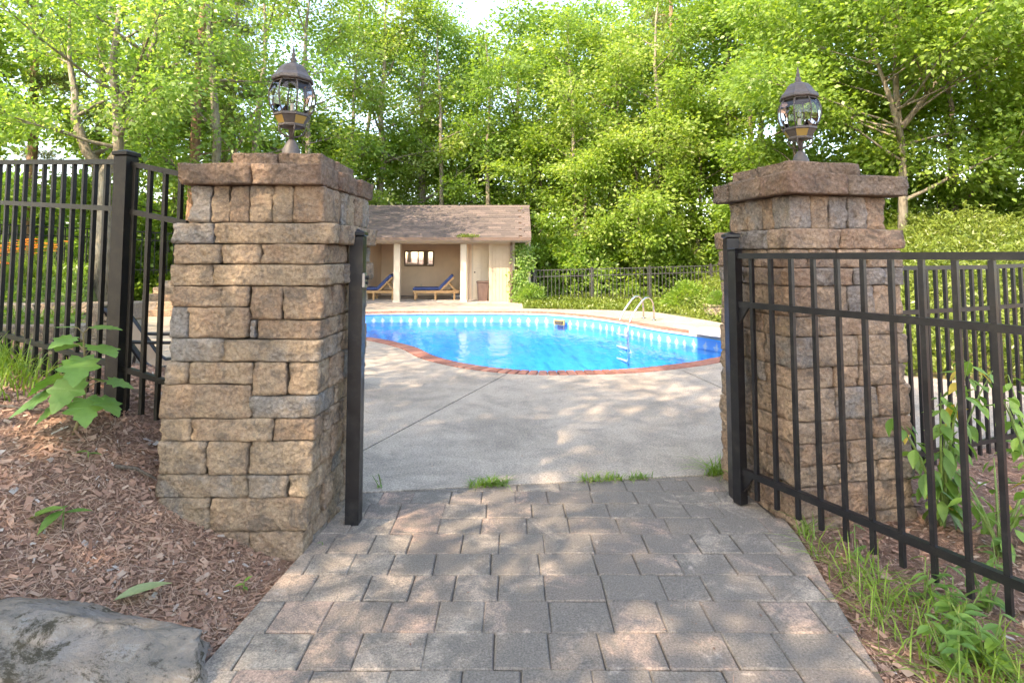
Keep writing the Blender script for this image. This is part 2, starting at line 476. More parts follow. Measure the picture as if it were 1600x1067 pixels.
def seg_dist(x, y, P):
    d = np.full(np.shape(x), 1e9)
    for i in range(len(P)):
        ax, ay = P[i - 1]; bx, by = P[i]; dx, dy = bx - ax, by - ay
        t = np.clip(((x - ax) * dx + (y - ay) * dy) / (dx * dx + dy * dy), 0, 1)
        d = np.minimum(d, np.hypot(x - ax - t * dx, y - ay - t * dy))
    return d
def sstep(a, b, t):
    t = np.clip((t - a) / (b - a), 0, 1); return t * t * (3 - 2 * t)
def terrain(x, y, holes=False):
    x = np.asarray(x, float); y = np.asarray(y, float)
    z = np.full(np.broadcast(x, y).shape, -.035)
    u = -x - np.interp(y, [a for a, _ in PATH_L], [-b for _, b in PATH_L])
    bank = np.interp(u, [-.5, .02, .25, .45, .72, 1.18, 2.45, 6, 30], [-.06, -.02, .06, .14, .29, .66, .84, 1.05, 1.3])
    front = np.interp(y, [-6, 0, 1.6, 2.6, 3.1, 30], [.10, .25, .55, .85, 1.0, 1.0])
    wb = 1 - sstep(4.15, 4.32, y + .32 * (x + 2.2))
    z = z + np.maximum(bank * front, 0) * wb * (x < 0)
    # garden terraces left of the steps
    gx = sstep(0, -.5, x + .70 * y)
    g = np.interp(y, [5.5, 7.9, 8.0, 9.5, 9.6, 12, 20], [.05, .22, .50, .55, .70, 1.0, 1.3])
    z = np.where((x < -4.5) & (y > 5.0), np.maximum(z, gx * g - .03), z)
    # planted slope on the right
    hx = np.maximum(0, x - 5.0) * 1.15; hy = np.maximum(0, y - 6.9)
    z = z + np.minimum(2.2, .34 * np.minimum(hx, hy)) + .12 * np.sin(x * 1.7 + y * .9) * np.sin(y * 1.3 - x * .6) * np.clip(np.minimum(hx, hy), 0, 1)
    z = z + .03 * np.maximum(0, y - 17) * (y < 60) + 1.3 * (y >= 60)
    nz = .03 * np.sin(x * 3.1 + y * 1.7) * np.sin(y * 2.3 - x) + .015 * np.sin(x * 7.7 + 1) * np.sin(y * 6.1)
    z = z + nz * ((y > 17) | (x > 5.2) | (u > .3)) * np.clip(u if True else 0, 0.3, 1)
    if holes:
        ins = in_poly(x, y, DECK); d = seg_dist(x, y, DECK)
        z = np.where(ins, np.where(d > .3, -2.6, np.minimum(z, -.12)), np.where(d < .12, np.minimum(z, np.where(x < -4.5, z, .0)), z))
        pth = (y < 4.2) & (x > np.interp(y, [a for a, _ in PATH_L], [b for _, b in PATH_L]) + .04) & (x < np.interp(y, [a for a, _ in PATH_R], [b for _, b in PATH_R]) - .04) & (y > .9)
        z = np.where(pth, np.minimum(z, -.11), z)
        z = np.where((x > -7.8) & (x < .5) & (y > 18.3) & (y < 22.4), np.minimum(z, -.15), z)
    return z
def tz(x, y): return float(terrain(np.array([x]), np.array([y]))[0])
def make_ground():
    def axis(lo, hi, st, a, b):
        core = np.arange(lo, hi + 1e-6, st); k = np.array([0, .4, .9, 1.6, 2.6, 4, 6, 9, 14, 22, 36, 60, 100, 170, 280, 420])
        return np.concatenate([(lo - k[1:][::-1])[(lo - k[1:][::-1]) > a], core, (hi + k[1:])[(hi + k[1:]) < b]])
    xs = axis(-12, 12, .12, -430, 430); ys = axis(.4, 20, .12, -430, 430)
    X, Y = np.meshgrid(xs, ys); Z = terrain(X, Y, True)
    V = np.stack([X, Y, Z], -1).reshape(-1, 3); nx = len(xs)
    i = np.arange(len(ys) - 1)[:, None] * nx + np.arange(nx - 1)[None, :]
    F = np.stack([i, i + 1, i + 1 + nx, i + nx], -1).reshape(-1, 4)
    o = obj('ground', np_mesh('ground', V, F, smooth=True), M['ground'])
    tag(o, 'brown mulch and leaf litter covering the sloping ground', None, kind='structure')
make_ground()

# ---- concrete deck with a hole for the pool, cut by joints
def make_deck():
    bm = bmesh.new()
    def loop(P):
        vs = [bm.verts.new((x, y, 0)) for x, y in P]
        return [bm.edges.new((vs[i - 1], vs[i])) for i in range(len(vs))]
    ed = loop(DECK) + loop(POOL_OUT)
    bmesh.ops.triangle_fill(bm, use_beauty=True, use_dissolve=False, edges=ed)
    joints = [((-1.158, 4.538), (-.081, 7.421), 3.0, 7.9), ((2.46, 6.2), (2.30, 7.28), 4.0, 7.6), ((-6.5, 7.7), (-2.3, 9.0), 5, 10.5)]
    for (ax, ay), (bx, by), y0, y1 in joints:
        d = Vector((bx - ax, by - ay, 0)).normalized(); n = Vector((-d.y, d.x, 0))
        for s in (-.008, .008):
            bmesh.ops.bisect_plane(bm, geom=bm.verts[:] + bm.edges[:] + bm.faces[:], plane_co=Vector((ax, ay, 0)) + n * s, plane_no=n)
        kill = [f for f in bm.faces if abs((f.calc_center_median() - Vector((ax, ay, 0))).dot(n)) < .0079 and y0 < f.calc_center_median().y < y1]
        bmesh.ops.delete(bm, geom=kill, context='FACES')
    be = [e for e in bm.edges if e.is_boundary]
    r = bmesh.ops.extrude_edge_only(bm, edges=be)
    for v in r['geom']:
        if isinstance(v, bmesh.types.BMVert): v.co.z -= .10
    bmesh.ops.recalc_face_normals(bm, faces=bm.faces[:])
    me = bpy.data.meshes.new('pool_deck'); bm.to_mesh(me); bm.free()
    # the sheet must face up
    if me.polygons[0].normal.z < -.5: me.flip_normals()
    o = obj('pool_deck', me, M['concrete']); tag(o, 'pale exposed aggregate concrete deck around the pool', None, kind='structure')
    b = MB()
    jb = []
    for (ax, ay), (bx, by), y0, y1 in joints:
        d = Vector((bx - ax, by - ay, 0)).normalized()
        A = Vector((ax, ay, -.02)) - d * 1.0; B = Vector((bx, by, -.02)) + d * .03
        b.bar(A, B, .06, .02)
    obj('joint_filler', b, M['bed'], o)
    return o
make_deck()

# ---- pool: liner, coping bricks, water
def m_liner():
    m = Mat('pool_liner'); uv = m.n('UVMap').outputs[0]
    s = m.n('SeparateXYZ'); m.l(uv, s.inputs[0]); u, v = s.outputs[0], s.outputs[1]
    fu = m.math('ABSOLUTE', m.math('SUBTRACT', m.math('FRACT', m.math('ADD', m.math('MULTIPLY', u, 4.1), m.math('MULTIPLY', m.noise(m.pos(), 1.7, 2, .5), .9))), .5))      # 0 centre .. .5 edge
    fv = m.math('DIVIDE', m.math('ADD', v, .22), .09)
    motif = m.math('ADD', m.math('MULTIPLY', fu, 3.6), m.math('MULTIPLY', m.math('ABSOLUTE', fv), .75))
    nz = m.noise(m.pos((1, 1, 1)), 24, 4, .7)
    motif = m.math('ADD', motif, m.math('MULTIPLY', m.math('SUBTRACT', nz, .5), 2.2))
    mk = m.math('MULTIPLY', m.ramp(motif, [(.45, .85), (1.15, 0.0)]), m.ramp(m.noise(m.pos(), 1.3, 3, .6), [(.35, .35), (.6, 1.0)]))
    fl = m.math('LESS_THAN', m.math('ABSOLUTE', m.math('SUBTRACT', m.math('FRACT', m.math('MULTIPLY', u, 2.3)), .5)), .035)
    band = m.ramp(m.math('ADD', v, 1.0), [(.62, 0.0), (.64, 1.0), (.905, 1.0), (.915, 0.0)], 'LINEAR')
    c = m.mix(mk, (.07, .27, .62), (.55, .55, .43))
    c = m.mix(m.math('MULTIPLY', fl, .35), c, (.05, .22, .6))
    base = m.mix(m.ramp(m.noise(m.pos(), 3.0, 3, .5), [(.35, 0.0), (.65, 1.0)]), (.010, .30, .72), (.022, .38, .80))
    c = m.mix(band, base, c)
    m.col(c).set(Roughness=.35); return m.m
M['liner'] = m_liner()
def m_water():
    m = Mat('pool_water'); p = m.pos((1, .55, 1))
    h = m.math('ADD', m.noise(p, 3.2, 3, .5, .3), m.math('MULTIPLY', m.noise(p, 10.0, 2, .5, .4), .35))
    b = m.n('Bump'); b.inputs['Strength'].default_value = .30; b.inputs['Distance'].default_value = .06; m.l(h, b.inputs['Height'])
    tr = m.n('BsdfTransparent'); tr.inputs[0].default_value = (.72, .95, 1.0, 1)
    gl = m.n('BsdfGlossy'); gl.inputs['Roughness'].default_value = .03; m.l(b.outputs[0], gl.inputs['Normal'])
    fr = m.n('Fresnel'); fr.inputs[0].default_value = 1.33; m.l(b.outputs[0], fr.inputs['Normal'])
    f = m.math('MULTIPLY', fr.outputs[0], .85)
    mx = m.n('MixShader'); m.l(f, mx.inputs[0]); m.l(tr.outputs[0], mx.inputs[1]); m.l(gl.outputs[0], mx.inputs[2])
    m.l(mx.outputs[0], m.out.inputs[0]); return m.m
M['water'] = m_water()
WATER_Z = -.27
def make_pool():
    n = len(POOL)
    me = bpy.data.meshes.new('liner_wall'); V = []; F = []; UV = []
    zs = [-.035, -.14, -.40, -1.55]; L = [0.0]
    for i in range(n): L.append(L[-1] + math.dist(POOL[i], POOL[(i + 1) % n]))
    for z in zs: V += [(x, y, z) for x, y in POOL]
    for k in range(len(zs) - 1):
        for i in range(n):
            j = (i + 1) % n
            F.append((k * n + i, (k + 1) * n + i, (k + 1) * n + j, k * n + j))
            UV += [(L[i], zs[k]), (L[i], zs[k + 1]), (L[i + 1], zs[k + 1]), (L[i + 1], zs[k])]
    me.from_pydata(V, [], F); ul = me.uv_layers.new(name='UVMap')
    ul.data.foreach_set('uv', np.array(UV, dtype=np.float32).ravel())
    P = thing('swimming_pool', 'kidney-shaped swimming pool with blue liner printed with a pale motif band', 'swimming pool', (0, 11, -1.55))
    obj('liner_wall', me, M['liner'], P)
    bm = bmesh.new(); vs = [bm.verts.new((x, y, -1.55)) for x, y in POOL]; bm.faces.new(vs)
    bmesh.ops.triangulate(bm, faces=bm.faces[:]); fm = bpy.data.meshes.new('liner_floor'); bm.to_mesh(fm); bm.free()
    obj('liner_floor', fm, m_plain('liner_floor_blue', (.010, .34, .80), .4, var=.15, scale=1.2), P)
    sk = MB(); sk.box((1.22, 14.93, -.2), (.30, .05, .13), R(-32)); o = obj('skimmer', sk, m_plain('skimmer_tan', (.33, .24, .10), .5), P)
    sk = MB(); sk.box((1.20, 14.90, -.2), (.23, .03, .07), R(-32)); obj('skimmer_opening', sk, M['bed'], o)
    bm = bmesh.new(); vs = [bm.verts.new((x, y, WATER_Z)) for x, y in POOL]; bm.faces.new(vs)
    bmesh.ops.triangulate(bm, faces=bm.faces[:]); wm = bpy.data.meshes.new('water'); bm.to_mesh(wm); bm.free()
    if wm.polygons[0].normal.z < 0: wm.flip_normals()
    tag(obj('water', wm, M['water']), 'clear rippled blue pool water', None, kind='structure')
    # coping
    C = thing('pool_coping', 'red brick coping laid on edge round the rim of the pool', 'coping', (0, 7.4, 0))
    mid = MB(); inn = inset(POOL, .02); out = inset(POOL, -.222)
    V = [(x, y, -.012) for x, y in inn] + [(x, y, -.012) for x, y in out] + [(x, y, -.06) for x, y in inn]
    F = [(i, n + i, n + (i + 1) % n, (i + 1) % n)[::-1] for i in range(n)] + [(i, (i + 1) % n, 2 * n + (i + 1) % n, 2 * n + i)[::-1] for i in range(n)]
    mid.add(V, F); obj('mortar_bed', mid, m_plain('pale_mortar', (.36, .31, .26), .95), C)
    bb = [MB().box((0, 0, 0), (.106, .235, .062), 0, .008).mesh('brick') for _ in range(1)][0]; bb.materials.append(M['brick'])
    rg = random.Random(4)
    for i in range(n):
        a = Vector(POOL[i - 1]); b = Vector(POOL[(i + 1) % n]); t = (b - a).normalized(); nrm = Vector((t.y, -t.x))
        c = Vector(POOL[i]) + nrm * (.100)
        obj('brick', bb, None, C, (c.x, c.y, -.018 + rg.uniform(-.002, .002)), (0, 0, math.atan2(t.y, t.x) + rg.uniform(-.01, .01)))
make_pool()

# ---- paver path
def make_path():
    rg = random.Random(11)
    base = MB(); ys = np.linspace(.95, 4.1, 12)
    P = [(lerp_tab(PATH_L, y) - .0, y) for y in ys]; Q = [(lerp_tab(PATH_R, y), y) for y in ys]
    V = [(x, y, -.012) for x, y in P] + [(x, y, -.012) for x, y in Q]; k = len(ys)
    F = [(i, k + i, k + i + 1, i + 1) for i in range(k - 1)]
    # stop at the deck edge
    base.add(V[:], F)
    path = thing('paver_path', 'grey tumbled paver path leading up to the gateway', None, (0, 2.4, 0), kind='structure')
    obj('joint_sand', base, M['sand'], path)
    rows = [1.0, 1.2, 1.4, 1.6, 1.8, 1.995, 2.196, 2.403, 2.614, 2.821, 3.015, 3.224, 3.416, 3.606, 3.79, 3.975, 4.15]
    ex, ey = 2.445, .312            # deck edge direction from (-.985,3.768)
    nx_, ny_ = -ey / math.hypot(ex, ey), ex / math.hypot(ex, ey); cc = nx_ * -.985 + ny_ * 3.768 - .012
    for r, (y0, y1) in enumerate(zip(rows[:-1], rows[1:])):
        xl = min(lerp_tab(PATH_L, y0), lerp_tab(PATH_L, y1)) - .02; xr = max(lerp_tab(PATH_R, y0), lerp_tab(PATH_R, y1)) + .02
        x = xl - rg.uniform(0, .2)
        while x < xr:
            w = rg.choice([.195, .2, .235, .265, .275, .21, .255])
            g = .003
            sk = .012 * (r % 3 - 1)
            poly = [(x + g / 2, y0 + g / 2), (x + w - g / 2, y0 + g / 2), (x + w - g / 2 + sk * .2, y1 - g / 2), (x + g / 2 + sk * .2, y1 - g / 2)]
            poly = [(px + rg.uniform(-.003, .003), py + rg.uniform(-.003, .003)) for px, py in poly]
            for tab, sgn in ((PATH_L, -1), (PATH_R, 1)):
                for (ya, xa), (yb, xb) in zip(tab[:-1], tab[1:]):
                    if yb < y0 or ya > y1: continue
                    # outward normal
                    dx, dy = xb - xa, yb - ya; a, b = (dy, -dx) if sgn > 0 else (-dy, dx)
                    poly = clip(poly, a, b, a * xa + b * ya)
                    if len(poly) < 3: break
                if len(poly) < 3: break
            if len(poly) >= 3: poly = clip(poly, nx_, ny_, cc)
            if len(poly) >= 3:
                # drop near-duplicate corners
                q = [p for i, p in enumerate(poly) if math.dist(p, poly[i - 1]) > .012]
                if len(q) >= 3 and area(q) > .0022:
                    cx = sum(p[0] for p in q) / len(q); cyy = sum(p[1] for p in q) / len(q)
                    zz = rg.uniform(-.003, .002)
                    mb = MB(); mb.prism([(p[0] - cx, p[1] - cyy) for p in q], -.05, 0.0, .0055)
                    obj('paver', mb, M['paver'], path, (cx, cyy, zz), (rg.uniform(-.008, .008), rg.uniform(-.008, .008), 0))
            x += w
make_path()

# ---- stone pillars
def stone_mesh(l, d, h, seed, rough=1.0):
    bm = bmesh.new(); bmesh.ops.create_cube(bm, size=1.0)
    bmesh.ops.subdivide_edges(bm, edges=bm.edges[:], cuts=7, use_grid_fill=True)
    hx, hy, hz = l / 2, d / 2, h / 2; r = min(.009, hx * .5, hy * .5, hz * .5)
    off = Vector((seed * 1.37 % 31, seed * 2.11 % 17, seed * .73 % 23))
    for v in bm.verts:
        # cluster subdivisions a little towards the edges
        p = Vector([math.copysign(abs(c * 2) ** .75, c) / 2 for c in v.co])
        p = Vector((p.x * l, p.y * d, p.z * h))
        q = Vector((max(-hx + r, min(hx - r, p.x)), max(-hy + r, min(hy - r, p.y)), max(-hz + r, min(hz - r, p.z))))
        e = p - q
        nn = e.normalized() if e.length > 1e-6 else Vector((0, 0, 0))
        p = q + nn * r
        a = noise.noise(p * 9 + off) * .013 + noise.noise(p * 24 + off) * .012 + noise.noise(p * 55 + off) * .006
        amp = Vector((nn.x, nn.y, nn.z * .35))
        v.co = p + amp * a * rough
    me = bpy.data.meshes.new('stone'); bm.to_mesh(me); bm.free()
    me.polygons.foreach_set('use_smooth', [True] * len(me.polygons))
    return me
SEED = [1]
def stone(par, T, x0, x1, y0, y1, z0, z1, mat, rg, g=.004, name='stone', rot=0.0, rough=1.0):
    """stone in pillar coordinates (u right, v back, z); T maps to world"""
    SEED[0] += 1
    me = stone_mesh(x1 - x0 - g, y1 - y0 - g, z1 - z0 - g * .7, SEED[0] * 3.7, rough); me.materials.append(mat)
    c = T(((x0 + x1) / 2, (y0 + y1) / 2)); 
    obj(name, me, None, par, (c[0], c[1], (z0 + z1) / 2), (rg.uniform(-.006, .006), rg.uniform(-.006, .006), rot + rg.uniform(-.012, .012)))
def face_run(rg, a, b, lo=.11, hi=.27):
    xs = [a]
    while b - xs[-1] > hi + .06: xs.append(xs[-1] + rg.uniform(lo, hi))
    xs.append(b)
    return list(zip(xs[:-1], xs[1:]))

FRONT_L = [(-1.686,-1.572,1.673,1.868), (-1.572,-1.475,1.673,1.868), (-1.475,-1.372,1.673,1.868), (-1.372,-1.251,1.673,1.868), (-1.251,-1.144,1.673,1.868), (-1.144,-0.984,1.673,1.868),
 (-1.771,-1.554,1.563,1.673), (-1.554,-0.930,1.563,1.673), (-1.760,-1.517,1.457,1.563), (-1.517,-1.311,1.457,1.563), (-1.311,-0.972,1.457,1.563), (-1.776,-1.554,1.344,1.457), (-1.554,-0.955,1.344,1.457),
 (-1.772,-1.500,1.236,1.344), (-1.500,-1.361,1.236,1.344), (-1.360,-1.188,1.170,1.344), (-1.188,-0.978,1.170,1.344), (-1.774,-1.674,1.076,1.236), (-1.674,-1.361,1.076,1.236), (-1.360,-1.323,1.076,1.170), (-1.323,-0.985,1.069,1.170),
 (-1.768,-1.485,0.955,1.076), (-1.485,-0.982,0.955,1.069), (-1.787,-1.662,0.842,0.955), (-1.662,-1.334,0.842,0.955), (-1.333,-1.152,0.784,0.955), (-1.152,-0.990,0.784,0.955), (-1.804,-1.339,0.671,0.842), (-1.339,-1.005,0.668,0.784),
 (-1.799,-1.642,0.556,0.671), (-1.642,-1.221,0.556,0.671), (-1.221,-1.008,0.556,0.668), (-1.810,-1.559,0.388,0.556), (-1.559,-1.344,0.388,0.556), (-1.344,-1.016,0.388,0.556), (-1.817,-1.340,0.274,0.388), (-1.340,-1.139,0.274,0.388), (-1.139,-1.032,0.274,0.388),
 (-1.802,-1.530,0.108,0.274), (-1.530,-1.040,0.108,0.274), (-1.790,-1.329,-0.06,0.108), (-1.329,-1.050,-0.06,0.108)]
def left_pillar():
    rg = random.Random(21)
    P = thing('stone_pillar', 'tan split-face block pillar on the mulch bank at the left of the gateway', 'pillar', (-1.42, 3.4, 0))
    T = lambda p: (p[0], p[1])
    Y0 = 3.0; D = .80; Y1 = Y0 + D
    core = MB(); core.box((-1.40, 3.40, .98), (.60, .60, 1.90)); obj('core', core, M['mortar'], P)
    rights = {}
    for x0, x1, z0, z1 in FRONT_L:
        corner = x1 > -1.06; d = rg.choice([.14, .18, .24, .30]) if corner else .15
        dy = rg.uniform(-.006, .006)
        stone(P, T, x0, x1, Y0 + dy, Y0 + d, z0, z1, M['stone'], rg)
        if corner: rights[(z0, z1)] = (x1, Y0 + d)
    for (z0, z1), (xr, ys) in rights.items():
        # right side, slightly splayed so the pillar widens towards the pool
        rows = [(z0, z1)]
        if z1 - z0 > .15 and rg.random() < .5 and z0 < 1.6: zm = z0 + (z1 - z0) * rg.uniform(.42, .58); rows = [(z0, zm), (zm, z1)]
        for a, b in rows:
            for y0, y1 in face_run(rg, ys, Y1, .08 if z0 > 1.6 else .11, .15 if z0 > 1.6 else .26):
                ins = rg.uniform(-.008, .008) + .05 * ((y0 + y1) / 2 - Y0)
                stone(P, T, xr - .16 + ins, xr + ins, y0, y1, a, b, M['stone'], rg, rot=-.05)
        xl = -1.79 + .03 * (z0 > 1.6) * 3
        for y0, y1 in face_run(rg, Y0 + .155, Y1): stone(P, T, xl, xl + .15, y0, y1, z0, z1, M['stone'], rg)
        for x0, x1 in face_run(rg, xl + .155, xr - .17): stone(P, T, x0, x1, Y1 - .15, Y1, z0, z1, M['stone'], rg)
    # caps: overhanging slab course and a smaller one on top
    for x0, x1, y0, y1, z0, z1 in ((-1.725, -1.355, 2.955, 3.25, 1.868, 1.983), (-1.352, -.985, 2.955, 3.25, 1.868, 1.981), (-1.30, -.96, 3.255, 3.56, 1.868, 1.982), (-1.29, -.935, 3.565, 3.87, 1.868, 1.98),
                                   (-1.725, -1.305, 3.255, 3.87, 1.868, 1.98),
                                   (-1.53, -1.28, 3.12, 3.62, 1.983, 2.064), (-1.277, -1.04, 3.12, 3.38, 1.983, 2.064), (-1.277, -1.03, 3.385, 3.72, 1.983, 2.062)):
        stone(P, T, x0, x1, y0, y1, z0, z1, M['cap'], rg, .003, 'cap_stone', 0.0, .9)
left_pillar()

RP0 = (1.60, 3.32); RPA = R(13)
def right_pillar():
    rg = random.Random(35)
    P = thing('stone_pillar', 'reddish tan split-face block pillar behind the open gate at the right', 'pillar', (1.9, 3.8, 0))
    cu, su = math.cos(RPA), math.sin(RPA)
    T = lambda p: (RP0[0] + p[0] * cu - p[1] * su, RP0[1] + p[0] * su + p[1] * cu)
    W, D = .77, .70
    c = T((W / 2, D / 2)); core = MB(); core.box((c[0], c[1], .96), (W - .2, D - .2, 1.92), RPA); obj('core', core, M['mortar'], P)
    def course(z0, z1, out, lo, hi, band=False):
        rows = [(z0, z1)]
        o = out
        flip = rg.random() < .5
        dc = rg.choice([.16, .2, .26])
        for k, (x0, x1) in enumerate(face_run(rg, -o, W + o, lo, hi)):
            stone(P, T, x0, x1, -o + rg.uniform(-.008, .008), -o + (dc if k == 0 else .15), z0, z1, M['stone_r'], rg, rot=RPA)
        for y0, y1 in face_run(rg, -o + dc, D + o, lo, hi):
            e = rg.uniform(-.008, .008)
            stone(P, T, -o + e, -o + .15, y0, y1, z0, z1, M['stone_r'], rg, rot=RPA)
        for y0, y1 in face_run(rg, -o + .15, D + o, .2, .34): stone(P, T, W + o - .15, W + o + rg.uniform(-.02, .008), y0, y1, z0, z1, M['stone_r'], rg, rot=RPA)
        for x0, x1 in face_run(rg, -o + .155, W + o - .155, .2, .34): stone(P, T, x0, x1, D + o - .15, D + o, z0, z1, M['stone_r'], rg, rot=RPA)
    zs = [-.06, .03, .2, .315, .44, .56, .74, .86, 1.035, 1.15, 1.325, 1.43, 1.54]
    for k, (z0, z1) in enumerate(zip(zs[:-1], zs[1:])):
        course(z0, z1, .012 * (1 - z0 / 1.5) + rg.uniform(0, .01), .13, .30)
    course(1.54, 1.66, .022, .22, .40)
    course(1.66, 1.86, -.045, .105, .15)
    def slab(u0, u1, v0, v1, z0, z1): stone(P, T, u0, u1, v0, v1, z0, z1, M['cap'], rg, .003, 'cap_stone', RPA, .9)
    o = .03
    slab(-o, .40, -o, .22, 1.86, 1.991); slab(.403, W + o + .03, -o, .2, 1.86, 1.985); slab(-o, .22, .223, .55, 1.86, 1.991); slab(-o, .22, .553, D + o, 1.86, 1.985)
    slab(.223, W + o, .223, D + o, 1.86, 1.98)
    slab(.06, W - .2, .06, .36, 1.991, 2.07); slab(.06, .34, .363, D - .08, 1.991, 2.07); slab(.343, W - .2, .363, D - .08, 1.991, 2.066)
right_pillar()

# ================================================================== OBJECTS
# ---- metal fences and gate
def post_mesh(w, h):
    me = MB().box((0, 0, h / 2), (w, w, h), 0, .004).mesh('post'); return me
def cap_mesh(w):
    b = MB(); b.box((0, 0, .012), (w + .016, w + .016, .024), 0, .004)
    a = w / 2; b.add([(-a, -a, .024), (a, -a, .024), (a, a, .024), (-a, a, .024), (0, 0, .042)], [(0, 1, 4), (1, 2, 4), (2, 3, 4), (3, 0, 4)])
    return b.mesh('post_cap')
def add_post(par, x, y, z0, h, w, mat, rz=0.0):
    me = post_mesh(w, h); me.materials.append(mat)
    p = obj('post', me, None, par, (x, y, z0), (0, 0, rz))
    cm = cap_mesh(w); cm.materials.append(mat)
    obj('post_cap', cm, None, p, (x, y, z0 + h + .001), (0, 0, rz))
def fence_run(par, A, B, ztopA, ztopB, rails, pick_drop, sp, mat, pw=.022, rw=(.026, .03), first=.5, skip_ends=True, n=None):
    """pickets and rails from A to B (xy); rails: drops below the top pair (a,b)"""
    A = Vector((*A, ztopA)); B = Vector((*B, ztopB)); L = (B - A).xy.length
    ang = math.atan2(B.y - A.y, B.x - A.x)
    for a, b in rails:
        m = MB(); m.bar(A - Vector((0, 0, a)), B - Vector((0, 0, b)), rw[0], rw[1]); obj('rail', m, mat, par)
    k = n or max(1, int(round(L / sp)))
    h = (pick_drop[0] + pick_drop[1]) / 2
    pm = MB().box((0, 0, -h / 2), (pw, pw, h)).mesh('picket'); pm.materials.append(mat)
    for i in range(k):
        t = (i + first) / k; p = A.lerp(B, t)
        obj('picket', pm, None, par, (p.x, p.y, p.z - .010 + (h - (pick_drop[0] * (1 - t) + pick_drop[1] * t)) * 0), (0, 0, ang))

def left_fence():
    F = thing('metal_fence', 'weathered black picket fence climbing the mulch bank at the left', 'fence', (-2.23, 3.3, .66))
    m = M['metal_old']
    fence_run(F, (-2.22, 3.31), (-1.80, 3.19), 2.035, 1.945, [(0, 0), (.275, .265), (1.165, 1.155)], (1.38, 1.36), .1, m, n=4)
    add_post(F, -2.235, 3.31, .52, 1.555, .085, m, -.2)
    B = (-2.23 - 1.31 * 1.62, 3.31 + .66 * 1.62)
    fence_run(F, (-2.25, 3.32), B, 2.045, 2.045 + .105 * 1.62, [(0, 0), (.275, .285), (1.165, 1.16)], (1.38, 1.36), .118, m)
    add_post(F, B[0], B[1], .7, 1.56, .075, m, -.4)
    B2 = (B[0] - 1.31 * 1.5, B[1] + .66 * 1.5)
    fence_run(F, B, B2, 2.215, 2.33, [(0, 0), (.285, .285), (1.16, 1.16)], (1.36, 1.36), .118, m)
    add_post(F, B2[0], B2[1], .8, 1.56, .075, m, -.4)
left_fence()

def latch_post():
    P = thing('gate_post', 'black square latch post in front of the left stone pillar', 'post', (-.897, 3.36, 0))
    add_post(P, -.897, 3.36, -.05, 1.665, .078, M['metal'], 0)
    b = MB(); b.box((-.852, 3.345, 1.36), (.014, .05, .085), 0, .004); l = obj('latch_plate', b, m_plain('latch_steel', (.30, .30, .31), .35, .9), P)
    b = MB(); b.tube([(-.845, 3.345, 1.375), (-.828, 3.345, 1.375)], .012, 10); b.tube([(-.845, 3.345, 1.345), (-.832, 3.345, 1.345)], .008, 8); obj('latch_pin', b, M['metal'], l)
latch_post()
def gate():
    m = M['metal']
    P = thing('gate_post', 'black square hinge post beside the right stone pillar', 'post', (1.405, 3.70, 0))
    add_post(P, 1.405, 3.70, -.05, 1.665, .075, m, .0)
    G = thing('gate', 'black metal picket gate standing open towards the camera at the right', 'gate', (1.39, 3.57, .0))
    d = Vector((.451, -.892)); o = Vector((1.385, 3.59)); ang = math.atan2(d.y, d.x); LEN = 2.12
    pt = lambda t, z: (o.x + d.x * t, o.y + d.y * t, z)
    for t in (0, LEN):
        me = MB().box((0, 0, .77), (.058, .058, 1.53), 0, .004).mesh('stile'); me.materials.append(m)
        q = pt(t, .01); s = obj('stile', me, None, G, (q[0], q[1], .0), (0, 0, ang))
        cm = MB().box((0, 0, 1.541), (.064, .064, .012), 0, .003).mesh('stile_cap'); cm.materials.append(m); obj('stile_cap', cm, None, s, (q[0], q[1], .0), (0, 0, ang))
    for z, hh in ((1.50, .034), (1.205, .034), (.205, .038)):
        b = MB(); b.bar(pt(.03, z), pt(LEN - .03, z), .032, hh); obj('rail', b, m, G)
    pm = MB().box((0, 0, 0), (.022, .022, 1.415)).mesh('picket'); pm.materials.append(m)
    n = 15
    for i in range(n):
        q = pt(.135 * (i + 1) - .01, .775); obj('picket', pm, None, G, q, (0, 0, ang))
    for z, s in ((1.188, -1), (.186, -1)):
        a = pt(.03, z - .10); b_ = pt(.10, z); c_ = pt(.03, z)
        nrm = Vector((-d.y, d.x, 0)) * .008
        V = [Vector(q) + nrm for q in (a, b_, c_)] + [Vector(q) - nrm for q in (a, b_, c_)]
        b = MB(); b.add(V, [(0, 1, 2), (5, 4, 3), (0, 3, 4, 1), (1, 4, 5, 2), (2, 5, 3, 0)]); obj('gusset', b, m, G)
    for z in (.35, 1.35):
        b = MB(); b.tube([(1.396, 3.645, z - .05), (1.396, 3.645, z + .05)], .013, 10); obj('hinge', b, m, G)
gate()
def right_fence():
    F = thing('metal_fence', 'dark picket fence beyond the leafy bush right of the right pillar', 'fence', (2.77, 4.07, 0)); m = M['metal']
    A = (2.45, 3.95); B = (3.6, 4.41); C = (5.4, 5.12)
    rl = [(0, 0), (.31, .31), (1.29, 1.29)]
    fence_run(F, A, B, 1.415, 1.415, rl, (1.37, 1.37), .1, m)
    fence_run(F, B, C, 1.415, 1.45, rl, (1.37, 1.37), .1, m)
    add_post(F, C[0], C[1], -.06, 1.54, .06, m, .37)
right_fence()
